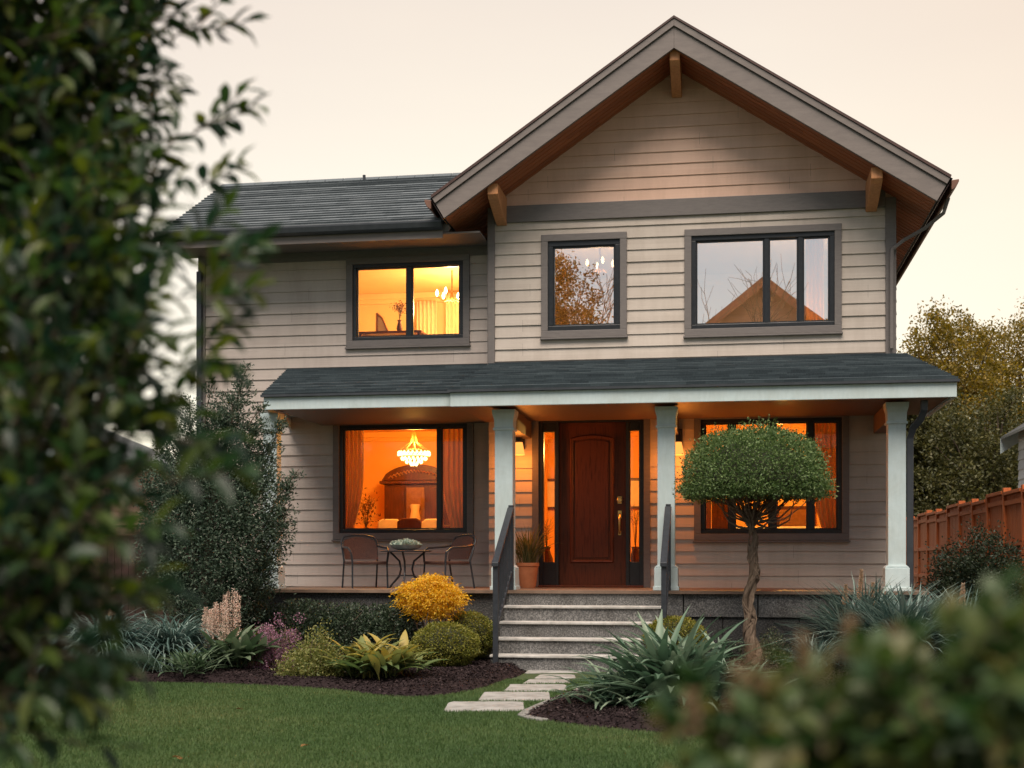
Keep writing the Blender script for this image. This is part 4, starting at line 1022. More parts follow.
# lawn blades
M_GRASS = leaf_mat('lawn_blade', [(.046, .088, .030), (.064, .114, .037), (.086, .134, .044), (.145, .165, .066)], .25, .6, .2)
n = 620000
gx = rng.uniform(-7.6, 3.2, n); gy = 7.3 + 7.4 * rng.random(n) ** 1.25
C = np.column_stack([gx, gy])
keep = (poly_sd(C, BED_L) < .02) & (poly_sd(C, BED_R) < .02)
for q in slab_polys: keep &= poly_sd(C, q) < .005
C = C[keep]; n = len(C)
az_ = rng.uniform(0, 6.28, n); hh = rng.uniform(.014, .032, n); lean = rng.uniform(0, .7, n)
patch = .5 + .24 * np.sin(C[:, 0] * 1.3 + 2 * np.sin(C[:, 1] * .7)) + .2 * np.sin(C[:, 1] * 2.1 + C[:, 0] * .5) + .18 * np.sin(C[:, 0] * 4.7 + 3 * np.sin(C[:, 1] * 1.9)) * np.sin(C[:, 1] * 5.3 + 1.2 * np.sin(C[:, 0] * 2.3))
sx2, sy2 = -np.sin(az_) * .0032, np.cos(az_) * .0032
tip = np.column_stack([C[:, 0] + np.cos(az_) * hh * lean, C[:, 1] + np.sin(az_) * hh * lean, hh])
V = np.stack([np.column_stack([C[:, 0] - sx2, C[:, 1] - sy2, np.zeros(n)]), np.column_stack([C[:, 0] + sx2, C[:, 1] + sy2, np.zeros(n)]), tip], 1).reshape(-1, 3)
rr = np.clip(.45 * rng.random(n) + .58 * patch - .02 + .25 * (rng.random(n) < .03), 0, 1)
o = bpy.data.objects.new('lawn_grass', np_mesh('lawn_grass', V, [np.arange(3 * n).reshape(-1, 3)], M_GRASS, rnd=np.repeat(rr, 3))); link(o)
props(o, 'short mown green grass of the front lawn', 'grass', kind='stuff')
# a few fallen leaves
M_FALL = leaf_mat('fallen_leaf', [(.20, .06, .02), (.30, .14, .04), (.16, .09, .03)], .2)
for k, (px, py, lab) in enumerate([(172, 757, 'larger rusty fallen leaf on the lawn in front of the left tree'), (180, 759, 'small curled rusty fallen leaf on the lawn'), (308, 745, 'pale brown fallen leaf on the lawn, well clear of the beds'), (236, 709, 'tan fallen leaf on the lawn just below the left bed')]):
    x, y = gnd(px, py, .04); P = np.array([[x, y, .04]]); D = np.array([[math.cos(k * 2.1), math.sin(k * 2.1), .1]])
    v, g, r_ = leaves(P, D, np.array([[.1, .2, 1.]]), .07 - .015 * (k == 1), .045, LEAF_L)
    me = np_mesh('fallen_leaf', v, g, M_FALL, (x, y, .04), r_); o = bpy.data.objects.new('fallen_leaf', me); link(o); o.location = (x, y, .04)
    m_ = o.modifiers.new('thick', 'SOLIDIFY'); m_.thickness = .0015
    props(o, lab, 'leaf', 'fallen leaves on the lawn')

# ================================================================== PLANTS
def plant(name, label, cat, loc, group=None): return thing(name, label, cat, loc, group)
def leaf_part(name, root, parts, mat):
    V, G, r_ = join(parts); return obj(name, np_mesh(name, V, G, mat, OFF[root.name], r_), mat, root)
def limb(p0, p1, r0, r1, sag=.1, n=5, mb_=None, seg=7):
    p0, p1 = Vector(p0), Vector(p1); L = (p1 - p0).length
    w = Vector(rng.normal(size=3)) * L * sag; pts = []
    for k in range(n + 1):
        t = k / n; pts.append(p0.lerp(p1, t) + w * math.sin(t * math.pi) + Vector(rng.normal(size=3)) * L * .012)
    mb_ = mb_ or MB(); mb_.tube(pts, [r0 + (r1 - r0) * k / n for k in range(n + 1)], seg); return mb_, pts
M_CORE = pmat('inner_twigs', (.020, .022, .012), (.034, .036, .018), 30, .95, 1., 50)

# clipped balls ------------------------------------------------------------
M_BOX = leaf_mat('boxwood_leaf', [(.085, .105, .014), (.145, .155, .022), (.21, .20, .034), (.30, .26, .055)], .25)
def ball(px, py, d, wpx, hpx, label, n=9000):
    c0 = dep(px, py, d); rx = wpx / 2 * d / F; rz = hpx / 2 * d / F
    loc = (c0.x, c0.y, bz(c0.x, c0.y))
    t = plant('clipped_shrub', label, 'shrub', loc, 'clipped round shrubs by the steps')
    co = MB(); prof = [(rx * .88 * math.sin(a), c0.z - rz * .88 * math.cos(a)) for a in np.linspace(.02, math.pi - .02, 14)]
    co.lathe(c0.x, c0.y, prof, 24); obj('twig_core', co, M_CORE, t, True)
    D = rdir(n); lump = 1 + .035 * np.sin(D[:, 0] * 9 + 1) * np.sin(D[:, 1] * 8) + .03 * np.sin(D[:, 2] * 11 + D[:, 0] * 5)
    rr_ = (rng.uniform(.86, 1.0, n) + (rng.random(n) < .05) * rng.uniform(0, .05, n)) * lump
    P = np.array(c0) + D * rr_[:, None] * [rx, rx, rz]; keep = P[:, 2] > loc[2]
    leaf_part('foliage', t, [leaves(P[keep], (D + rng.normal(size=D.shape) * .7)[keep], rdir(n)[keep], rng.uniform(.018, .034, n)[keep], .014)], M_BOX)
    return t
ball(445.5, 645.5, 16.1, 68, 47, 'olive green clipped round shrub in front, left of the railing', 11000)
ball(469, 636, 16.9, 54, 50, 'olive green clipped round shrub half hidden behind the front ball and railing')
ball(675, 638, 15.9, 62, 44, 'olive green clipped round shrub right of the steps behind the strap-leaved clump')

# maple with golden foliage --------------------------------------------------
M_GOLD = leaf_mat('golden_leaf', [(.44, .22, .014), (.62, .35, .020), (.76, .48, .036), (.54, .40, .055)], .4)
c0 = dep(431, 599, 16.7); base = (dep(437, 640, 16.7).x, dep(437, 640, 16.7).y, .1)
t = plant('golden_maple', 'small golden orange leaved maple shrub in front of the left porch', 'shrub', base)
tr = MB()
for k in range(9):
    a = 6.28 * k / 9; limb(base, (c0.x + .3 * math.cos(a), c0.y + .25 * math.sin(a), c0.z - .02 + .1 * random.random()), .016, .005, .12, 5, tr)
obj('trunk', tr, M_BARK, t, True)
parts_ = []
for k in range(150):
    dv = rdir(1)[0]; dv[2] = dv[2] * .8 + .15; q = np.array(c0) + dv * [.37, .36, .34] * rng.uniform(.7, 1.02)
    n = 75; o_ = rng.normal(size=(n, 3)) * [.060, .060, .022]; o_[:, 2] -= .35 * np.hypot(o_[:, 0], o_[:, 1])
    parts_.append(leaves(q + o_, unit(np.column_stack([o_[:, :2] * 8 + rng.normal(size=(n, 2)) * .5, rng.normal(size=n) * .35 - .45])), rdir(n) + [0, 0, 1.2], rng.uniform(.03, .055, n), .014))
leaf_part('foliage', t, parts_, M_GOLD)

# dark hedge row in front of the porch -----------------------------------------
M_HEDGE = leaf_mat('hedge_leaf', [(.014, .026, .014), (.024, .042, .022), (.040, .062, .034), (.062, .085, .05)], .15)
for k, (px, w_, lab) in enumerate([(252, 62, 'dark green hedge shrub at the left end of the row under the porch'), (300, 60, 'dark green hedge shrub, second in the row under the porch'), (346, 60, 'dark green hedge shrub below the left porch chair'), (392, 56, 'dark green hedge shrub behind the golden maple')]):
    c0 = dep(px, 626, 17.0); c0.y = 16.45
    t = plant('hedge_shrub', lab, 'shrub', (c0.x, c0.y, .05), 'dark hedge shrubs under the porch')
    rx, rz = w_ / 2 * 17 / F * 1.12, .40; zc = .42 + .03 * math.sin(k * 2)
    tr = MB()
    for q in range(14): limb((c0.x + rng.normal() * .05, c0.y, .05), (c0.x + rng.uniform(-.8, .8) * rx, c0.y + rng.uniform(-.25, .25), zc + rng.uniform(0, .3)), .012, .004, .1, 4, tr, 5)
    obj('stems', tr, M_BARK, t)
    n = 6500; D = rdir(n); P = np.array([c0.x, c0.y, zc]) + D * (rng.random(n) ** .35 * (1 + .12 * np.sin(D[:, 0] * 7 + k) * np.sin(D[:, 2] * 6)))[:, None] * [rx, .38, rz]; keep = P[:, 2] > .05
    leaf_part('foliage', t, [leaves(P[keep], (D * .6 + rng.normal(size=D.shape) * .6 + [0, 0, .3])[keep], rdir(n)[keep], rng.uniform(.03, .05, n)[keep], .022)], M_HEDGE)

# strap-leaved clumps -----------------------------------------------------------
M_AGAV = leaf_mat('strap_leaf', [(.056, .105, .066), (.092, .155, .098), (.145, .215, .145), (.235, .29, .205)], .2, .45, .4)
x0, y0 = gnd(671, 717); y0 += .33
t = plant('strap_leaf_clump', 'large clump of broad grey green arching strap leaves in the right bed', 'plant', (x0, y0, .05))
n = 250; B = np.column_stack([x0 + rng.normal(size=n) * .15, y0 + rng.normal(size=n) * .13, np.full(n, .06)])
rise = rng.uniform(.35, 1.5, n)
pa = blades(B, rng.uniform(0, 6.28, n), rng.uniform(.66, .98, n), rng.uniform(.068, .105, n), rise, rng.uniform(.55, 1.4, n) * (.5 + rise * .5), 8, .22, prof=np.array([.6, .85, 1, 1, .95, .8, .6, .35, .03]))
n = 190; B = np.column_stack([x0 - .38 + rng.normal(size=n) * .16, y0 + .05 + rng.normal(size=n) * .16, np.full(n, .05)])
rise = rng.uniform(.3, 1.3, n)
pb_ = blades(B, rng.uniform(0, 6.28, n), rng.uniform(.38, .62, n), rng.uniform(.03, .05, n), rise, rng.uniform(.7, 1.6, n), 6, .2)
n = 130; B = np.column_stack([x0 + .40 + rng.normal(size=n) * .16, y0 + .05 + rng.normal(size=n) * .16, np.full(n, .05)])
rise = rng.uniform(.3, 1.3, n)
pc_ = blades(B, rng.uniform(0, 6.28, n), rng.uniform(.42, .66, n), rng.uniform(.035, .055, n), rise, rng.uniform(.7, 1.6, n), 6, .2)
leaf_part('strap_leaves', t, [pa], M_AGAV); leaf_part('fine_leaves', t, [pb_, pc_], M_AGAV)

# blue grass tussocks with plumes -----------------------------------------------
M_BLUE = leaf_mat('blue_blade', [(.050, .090, .080), (.085, .140, .122), (.14, .195, .172), (.21, .27, .235)], .2, .5)
M_PLUME = leaf_mat('buff_plume', [(.36, .26, .17), (.50, .37, .26), (.60, .47, .35)], .3)
def spike(q, h_, r, n, mat_scale=.03):
    t_ = rng.random(n); a = rng.uniform(0, 6.28, n); rr_ = r * (1 - t_ * .85) * np.sqrt(rng.random(n))
    P = np.array(q) + np.column_stack([rr_ * np.cos(a) + .05 * t_ * h_, rr_ * np.sin(a), t_ * h_])
    return leaves(P, np.column_stack([np.cos(a), np.sin(a), np.full(n, .9)]), rdir(n), rng.uniform(.6, 1.2, n) * mat_scale, mat_scale * .5)
def tussock(px, py, d, rad, n, label, plumes=(), droop=1.6, w_=.012, group='blue grey grass tussocks'):
    x, y = gnd(px, py) if d is None else (dep(px, py, d).x, dep(px, py, d).y)
    z = bz(x, y); t = plant('grass_tussock', label, 'grass clump', (x, y, z), group)
    B = np.column_stack([x + rng.normal(size=n) * rad * .12, y + rng.normal(size=n) * rad * .12, np.full(n, z)])
    rise = rng.uniform(.6, 1.5, n)
    leaf_part('grass_blades', t, [blades(B, rng.uniform(0, 6.28, n), rng.uniform(.75, 1.25, n) * rad * 1.25, rng.uniform(.7, 1.3, n) * w_ * 1.5, rise, rng.uniform(.7, 1.1, n) * droop, 6, .2)], M_BLUE)
    for (qx_, qy0, qy1) in plumes:
        dd = -x * sT + y * cT; a = dep(qx_, qy1, dd); b_ = dep(qx_, qy0, dd)
        obj('plume', np_mesh('plume', *(lambda s: (s[0], s[1], M_PLUME, OFF[t.name], s[2]))(spike((a.x, a.y, a.z), b_.z - a.z, .035, 700, .024))), M_PLUME, t)
        obj('stalk', MB().tube([(x, y, z), ((x + a.x) / 2, y, (z + a.z) / 2), tuple(a), tuple(b_)], .004, 5), M_BARKP, t)
    return t
tussock(104, 664, 15.3, .72, 700, 'drooping blue grey grass tussock with two buff plumes, left end of the bed', ((101, 586, 612), (112, 588, 616)), 2.2, .018)
tussock(172, 660, 15.6, .70, 640, 'drooping blue grey grass tussock between the left plumed one and the pink plumes', (), 2.2, .018)
tussock(862, 664, 16.1, .86, 760, 'spiky blue grey grass tussock with buff plumes before the right porch', ((860, 570, 600), (845, 585, 605), (872, 583, 605)), 1.2, .02)
tussock(905, 668, 15.4, .86, 720, 'spiky blue grey grass tussock in front of the right corner column', (), 1.3, .022)
tussock(962, 668, 15.9, .78, 520, 'blue grey grass tussock with one buff plume at the right of the bed', ((962, 584, 606),), 1.2, .02)
tussock(815, 672, 15.2, .36, 300, 'small blue grey grass tussock right of the braided trunk', (), 1.3, .012)

# hosta-like leafy clumps -----------------------------------------------------------
M_HOST = leaf_mat('variegated_leaf', [(.07, .115, .045), (.12, .165, .06), (.20, .215, .075), (.36, .285, .075), (.46, .345, .10)], .3)
M_HOSG = leaf_mat('broad_green_leaf', [(.05, .085, .045), (.085, .13, .07), (.16, .205, .13)], .25)
def rosette(name, label, px, py, n, L, Wd, mat, cat='plant', rise=(.2, 1.45), bend=(.5, 1.5), spread=.10, part='leaves', group=None, tone=False):
    x, y = gnd(px, py); z = bz(x, y); t = plant(name, label, cat, (x, y, z), group)
    B = np.column_stack([x + rng.normal(size=n) * spread, y + rng.normal(size=n) * spread, z + np.abs(rng.normal(size=n)) * .05])
    ri = rng.uniform(*rise, n)
    pts_ = [blades(B, rng.uniform(0, 6.28, n), rng.uniform(.7, 1.1, n) * L, rng.uniform(.75, 1.2, n) * Wd, ri, rng.uniform(*bend, n) * (.4 + .5 * ri), 8, .18, prof=np.array([.12, .14, .5, .9, 1, .95, .75, .42, .03]))]
    if tone: pts_[0] = (pts_[0][0], pts_[0][1], np.clip(np.repeat((ri - rise[0]) / (rise[1] - rise[0]), 27) * .70 + pts_[0][2] * .4 - .14, 0, 1))
    leaf_part(part, t, pts_, mat)
    return t
rosette('variegated_hosta', 'yellow and green variegated hosta at the front edge of the left bed', 378, 684, 230, .50, .090, M_HOST, rise=(.35, 1.42), bend=(.7, 1.7), spread=.15, tone=True)
ho = rosette('astilbe', 'broad leaved green clump with tall pink plumes in the left bed', 236, 676, 110, .55, .115, M_HOSG, rise=(.3, 1.4))
M_PINK = leaf_mat('pink_plume', [(.52, .34, .27), (.70, .50, .42), (.80, .66, .57), (.54, .48, .36)], .3)
bx, by = OFF[ho.name][0], OFF[ho.name][1]; dd = -bx * sT + by * cT
for k in range(13):
    qx_ = 204 + 2.6 * k + rng.normal() * 1.0; qy0 = 588 + abs(qx_ - 229) * .75 + rng.uniform(0, 9); qy1 = 640 + rng.uniform(-6, 12)
    a, b_ = dep(qx_, qy1, dd + rng.normal() * .10), dep(qx_ + rng.normal() * 2, qy0, dd)
    s = spike(tuple(a), b_.z - a.z, .06, 330, .022); obj('plume', np_mesh('plume', s[0], s[1], M_PINK, OFF[ho.name], s[2]), M_PINK, ho)
    obj('stalk', MB().tube([(bx, by, .1), tuple(a), tuple(b_)], .004, 5), M_BARKP, ho)
rosette('low_fern', 'low spreading green tuft at the lawn edge left of the astilbe', 190, 681, 110, .44, .03, M_HOSG, rise=(.1, 1.0), bend=(.3, 1.1))
# mounds of small leaves
def mound(name, label, px, py, wpx, hpx, mat, n, ls, cat='shrub', up=.2, group=None, hollow=.45, lump=.14):
    x, y = gnd(px, py); y += .2; d = -x * sT + y * cT; rx = wpx / 2 * d / F; rz = hpx * d / F; z = bz(x, y)
    t = plant(name, label, cat, (x, y, z), group)
    tr = MB()
    for k in range(16):
        a = rng.uniform(0, 6.28); rr_ = rng.uniform(.3, .85); limb((x + rng.normal() * .03, y + rng.normal() * .03, z), (x + math.cos(a) * rx * rr_, y + math.sin(a) * rx * .8 * rr_, z + rz * rng.uniform(.4, .85)), .007, .003, .12, 4, tr, 5)
    obj('stems', tr, M_BARK, t)
    m_ = max(30, n // 60); cd = rdir(m_); cd[:, 2] = np.abs(cd[:, 2]); rr_ = rng.random(m_) ** hollow * (1 + lump * rng.normal(size=m_))
    cc = np.array([x, y, z]) + cd * rr_[:, None] * [rx, rx * .8, rz * .95]
    idx = rng.integers(0, m_, n); P = cc[idx] + rng.normal(size=(n, 3)) * rx * .11; P[:, 2] = np.maximum(P[:, 2], z + .01)
    leaf_part('foliage', t, [leaves(P, cd[idx] * .5 + rng.normal(size=(n, 3)) * .6 + [0, 0, up], rdir(n) + [0, 0, .6], rng.uniform(.7, 1.2, n) * ls, ls * .5)], mat)
    return t
M_YG = leaf_mat('yellow_green_leaf', [(.08, .105, .022), (.14, .16, .04), (.22, .22, .065), (.31, .28, .11)], .3)
M_LIME = leaf_mat('lime_leaf', [(.075, .085, .018), (.13, .135, .03), (.19, .18, .045)], .3)
M_MAUVE = leaf_mat('mauve_flower', [(.16, .07, .12), (.32, .15, .23), (.46, .27, .36), (.06, .07, .04)], .3)
M_GREY = leaf_mat('grey_green_leaf', [(.04, .06, .035), (.07, .10, .05), (.12, .14, .08), (.15, .12, .07)], .3)
mound('variegated_shrub', 'rounded yellow green fine leaved shrub left of the hosta', 312, 684, 78, 46, M_YG, 7000, .034)
mound('lime_shrub', 'low lime green mound behind the astilbe leaves', 258, 672, 74, 36, M_LIME, 5200, .03)
mound('heather', 'low mauve flowering heather in front of the dark hedge', 268, 677, 60, 55, M_MAUVE, 5200, .024, 'flower')
mound('flowering_shrub', 'upright sparse grey green shrub behind the pink plumes', 222, 656, 50, 86, M_GREY, 3600, .032, up=.8)
mound('low_shrub', 'small dark ground hugging shrub at the foot of the braided trunk', 775, 671, 70, 26, M_GREY, 3000, .035)
mound('low_shrub', 'small dark shrub between the round clipped ball and braided trunk', 716, 668, 44, 18, M_HEDGE, 1800, .03)
M_DKG = leaf_mat('dark_glossy_leaf', [(.012, .022, .012), (.022, .036, .018), (.036, .052, .026)], .15)
def bush(name, label, c0, rx, ry, rz, n, ls, mat, group=None, base_z=0., cat='shrub', cl=70):
    t = plant(name, label, cat, (c0[0], c0[1], base_z), group); tr = MB()
    m_ = n // cl; cd = rdir(m_); rr_ = rng.random(m_) ** .4 * (1 + .10 * rng.normal(size=m_)); cc = np.array(c0) + cd * rr_[:, None] * [rx, ry, rz]
    for k in range(22): limb((c0[0] + rng.normal() * .06, c0[1] + rng.normal() * .06, base_z), cc[k], .018, .005, .1, 4, tr, 5)
    obj('stems', tr, M_BARK, t)
    idx = rng.integers(0, m_, n); P = cc[idx] + rng.normal(size=(n, 3)) * min(rx, rz) * .13; P[:, 2] = np.maximum(P[:, 2], base_z + .03)
    leaf_part('foliage', t, [leaves(P, cd[idx] * .5 + rng.normal(size=(n, 3)) * .6, rdir(n), rng.uniform(.7, 1.2, n) * ls, ls * .5)], mat)
    return t
c0 = dep(975, 574, 17.5); bush('dark_shrub', 'dark rounded evergreen shrub in front of the cedar fence', (c0.x, c0.y, .82), .62, .6, .84, 30000, .046, M_DKG)
c0 = dep(1062, 590, 18.0); bush('dark_shrub', 'dark evergreen shrub at the right edge beside the cedar fence', (c0.x, c0.y, .7), .7, .6, .75, 18000, .05, M_DKG)

# topiary ----------------------------------------------------------------------
M_TOP = leaf_mat('topiary_leaf', [(.040, .078, .022), (.074, .128, .038), (.125, .190, .062), (.20, .26, .105)], .25)
d = 16.2; c0 = dep(754, 500, d); px2m = d / F; rx = 74 * px2m; rz = 71 * px2m; base = dep(750, 664, d); base.z = bz(base.x, base.y)
t = plant('topiary_tree', 'dome clipped topiary tree with a twisted braided trunk before the right window', 'tree', tuple(base))
tr = MB(); zf = dep(752, 519, d).z; fork = Vector((c0.x - .02, c0.y, zf))
for s_ in range(4):
    pts, rad = [], []
    for k in range(50):
        u = k / 49; a = u * (13 if s_ < 2 else 9.5) + s_ * 1.7; r_ = .040 * (1 - .25 * u) + .022 * (1 - u) ** 4
        sw = .028 * math.sin(u * 10 + .8) + .016 * math.sin(u * 23)
        pts.append((base.x + (fork.x - base.x) * u + r_ * math.cos(a) + sw, base.y + r_ * math.sin(a), base.z - .02 + (fork.z - base.z) * u)); rad.append((.034 * (1 - .3 * u) + .03 * (1 - u) ** 5) * (1 + .16 * math.sin(u * 26 + s_ * 2)))
    tr.tube(pts, rad, 8)
for s_ in range(7):
    pts, rad = [], []
    for k in range(60):
        u = k / 59; a = u * (8 + 2.3 * s_) * (1 if s_ % 3 else -1) + s_ * 1.1; r_ = (.066 + .004 * math.sin(u * 37 + s_)) * (1 - .22 * u) + .024 * (1 - u) ** 4
        sw = .028 * math.sin(u * 10 + .8) + .016 * math.sin(u * 23)
        pts.append((base.x + (fork.x - base.x) * u + r_ * math.cos(a) + sw, base.y + r_ * math.sin(a), base.z - .02 + (fork.z - base.z) * u)); rad.append(.011 * (1 + .4 * math.sin(u * 45 + s_ * 3)))
    tr.tube(pts, rad, 6)
obj('trunk', tr, M_BARKP, t, True)
br = MB()
for k in range(64):
    a = 6.28 * k / 64 + rng.normal() * .1; r_ = rx * rng.uniform(.15, .9)
    e = (c0.x + math.cos(a) * r_, c0.y + math.sin(a) * r_, c0.z + rng.uniform(.02, .22))
    limb(tuple(fork + Vector((0, 0, rng.uniform(-.12, .02)))), e, .015, .005, .10, 5, br, 6)
obj('branches', br, M_BARKP, t, True)
co = MB(); co.lathe(c0.x, c0.y, [(.05, c0.z + .10), (rx * .78, c0.z + .10), (rx * .84, c0.z + .2), (rx * .78, c0.z + rz * .42), (rx * .62, c0.z + rz * .62), (rx * .34, c0.z + rz * .79), (.02, c0.z + rz * .85)], 28); obj('twig_core', co, M_CORE, t, True)
n = 30000; D = rdir(n); D[:, 2] = np.abs(D[:, 2])
sh_ = 1 + .035 * np.sin(D[:, 0] * 8 + 1) * np.sin(D[:, 1] * 7 + 2) + .025 * np.sin(D[:, 2] * 13 + D[:, 0] * 6)
r_ = (rng.uniform(.82, 1.0, n) + .05 * rng.normal(size=n) * (rng.random(n) < .25)) * sh_
hh_ = np.hypot(D[:, 0], D[:, 1]); D = D / ((hh_ ** 2.7 + D[:, 2] ** 2.7) ** (1 / 2.7))[:, None]
P = np.array(c0) + D * r_[:, None] * [rx, rx, rz]
und = D[:, 2] < .14; P[und] = np.array(c0) + (P[und] - np.array(c0)) * [.96, .96, 1] + [0, 0, .03]
n2 = 5000; a = rng.uniform(0, 6.28, n2); q = np.sqrt(rng.random(n2)) * rx * .93
P2 = np.array(c0) + np.column_stack([q * np.cos(a), q * np.sin(a), .10 - .05 * (q / rx) + rng.normal(size=n2) * .035])
n3 = 900; D3 = rdir(n3); D3[:, 2] = abs(D3[:, 2]); P3 = np.array(c0) + D3 * [rx, rx, rz] * rng.uniform(1.0, 1.10, n3)[:, None]
sp_ = []
for k in range(7):
    bq = np.array(c0) + np.array([rng.uniform(-.55, .1) if k < 4 else rng.uniform(-.95, .95), -.1, 0]) * [rx, rx, 1]; hx_ = (bq[0] - c0.x) / rx; bq[2] += rz * math.sqrt(max(0, 1 - hx_ ** 2)) * .98
    m_ = 22; tt = np.linspace(0, 1, m_); lean = rng.normal() * .06
    sp_.append(leaves(bq + np.column_stack([lean * tt, 0 * tt, tt * rng.uniform(.09, .20)]) + rng.normal(size=(m_, 3)) * .006, rdir(m_) + [0, 0, .4], rdir(m_), .03, .015))
leaf_part('foliage', t, [leaves(P, D * .6 + rng.normal(size=(n, 3)) * .7, rdir(n), rng.uniform(.016, .050, n), rng.uniform(.012, .022, n)), leaves(P2, rdir(n2), rdir(n2), .034, .018), leaves(P3, D3 + rng.normal(size=(n3, 3)) * .4, rdir(n3), .036, .018)] + sp_, M_TOP)

# evergreen by the porch -----------------------------------------------------------
M_EVER = leaf_mat('evergreen_leaf', [(.022, .042, .026), (.038, .066, .042), (.066, .10, .064), (.12, .15, .105)], .2)
d = 16.6; base = dep(205, 640, d); base.z = 0
t = plant('evergreen_tree', 'dark feathery evergreen tree left of the porch in front of the wing', 'tree', tuple(base))
spires = [(246, 366, 24), (212, 384, 34), (283, 415, 22), (262, 405, 30), (190, 400, 36), (232, 400, 40), (165, 430, 36), (300, 470, 20), (276, 450, 34), (145, 470, 30), (290, 505, 24), (250, 450, 45), (215, 440, 50), (180, 470, 50), (250, 510, 50), (205, 520, 60), (160, 530, 40), (270, 540, 30), (225, 565, 50), (180, 570, 50)]
tr = MB(); tr.tube([(base.x, base.y, 0), (base.x + .05, base.y, 1.6), (base.x + .1, base.y, 2.9)], [.09, .06, .025], 8)
pr_ = []
for (px, py, w_) in spires:
    dd = d + rng.uniform(-.45, .45) * min(1, w_ / 30); tp_ = np.array(dep(px, py, dd)); hgt = rng.uniform(.9, 1.3)
    root = np.array([base.x + (tp_[0] - base.x) * .45, base.y + (tp_[1] - base.y) * .5, max(.3, tp_[2] - hgt)])
    limb(root, tp_, .02, .004, .05, 5, tr, 5)
    limb((base.x, base.y, max(.2, root[2] - .4)), root, .03, .02, .05, 4, tr, 5)
    for k in range(64):                                    # sprays along each spire
        u = rng.random() ** .8; q = root + (tp_ - root) * (1 - u * .95); rad = w_ * d / F * (.12 + .9 * u)
        a = rng.uniform(0, 6.28); out = np.array([math.cos(a), math.sin(a), rng.uniform(.2, .9)]); L = rad * rng.uniform(.6, 1.2) + .04
        m_ = int(20 + 60 * L); tt = rng.random(m_)
        P = q + out * (tt * L)[:, None] + np.array([0, 0, -.12]) * (tt ** 2)[:, None] * L + rng.normal(size=(m_, 3)) * .022
        pr_.append(leaves(P, out * .8 + rng.normal(size=(m_, 3)) * .5, rdir(m_), rng.uniform(.03, .055, m_), .018))
obj('trunk', tr, M_BARK, t, True)
n = 22000; D = rdir(n); cc = np.array(dep(212, 535, d)); lob = rdir(12); lm = .72 + .42 * np.max(D @ lob.T, 1) ** 3; P = cc + D * (rng.random(n) ** .4 * lm)[:, None] * [1.0, .7, 1.25]
pr_.append(leaves(P[P[:, 2] > .1], D[P[:, 2] > .1] * .6 + rng.normal(size=(int((P[:, 2] > .1).sum()), 3)) * .6, rdir(int((P[:, 2] > .1).sum())), .05, .02))
leaf_part('foliage', t, pr_, M_EVER)

# ================================================================== foreground tree and bush (out of focus)
M_FG = leaf_mat('laurel_leaf', [(.010, .026, .017), (.017, .041, .020), (.029, .060, .021), (.055, .090, .018), (.105, .122, .022)], .35, .4, .45)
M_FG2 = leaf_mat('autumn_laurel_leaf', [(.024, .056, .022), (.040, .082, .026), (.066, .108, .032), (.095, .125, .036), (.16, .14, .05)], .35, .45, .4)
def sprig(base_, dir_, n, L, ls, ww, tr):
    d_ = unit(np.asarray(dir_, float)); tip_ = np.asarray(base_) + d_ * L + np.array([0, 0, .10 * L])
    mid = (np.asarray(base_) + tip_) / 2 + np.array([0, 0, -.04 * L])
    tr.tube([tuple(base_), tuple(mid), tuple(tip_)], [.0024, .002, .001], 4, False)
    t_ = np.linspace(.12, 1, n); P = (1 - t_)[:, None] ** 2 * np.asarray(base_) + (2 * t_ * (1 - t_))[:, None] * mid + (t_ ** 2)[:, None] * tip_
    s1 = unit(np.cross(d_, [0, 0, 1.]) + rng.normal(size=3) * .15); s2 = np.cross(d_, s1); ph = np.arange(n) * 2.4 + rng.uniform(0, 6)
    side = np.cos(ph)[:, None] * s1 + np.sin(ph)[:, None] * s2
    D = side * .75 + d_ * (.45 + .6 * t_[:, None]) + rng.normal(size=(n, 3)) * .12 + [0, 0, -.08]
    return leaves(P, D, np.tile([0, -.2, 1.], (n, 1)) + rng.normal(size=(n, 3)) * .35, rng.uniform(.75, 1.15, n) * ls, rng.uniform(.85, 1.1, n) * ww, LEAF_L)
def in_frame_sprigs(blobs, count, L, ls, ww, tr, out):
    """blobs: (px, py, depth, radius m): the crown is a union of real ellipsoids"""
    ctr = [(dep(b[0], b[1], b[2]), b[3]) for b in blobs]; wt = np.array([b[3] ** 2 for b in blobs]); wt /= wt.sum()
    for k in range(count):
        i = rng.choice(len(ctr), p=wt); c_, r_ = ctr[i]; dv = rdir(1)[0]; q = np.array(c_) + dv * r_ * rng.random() ** .45
        out.append(sprig(q, dv * .9 + rng.normal(size=3) * .5 + [.1, 0, .2], rng.integers(6, 10), L * rng.uniform(.7, 1.2), ls, ww, tr))
t = plant('laurel_tree', 'out of focus dark green broadleaf tree filling the left foreground', 'tree', (-1.62, 2.35, 0))
tr, out = MB(), []
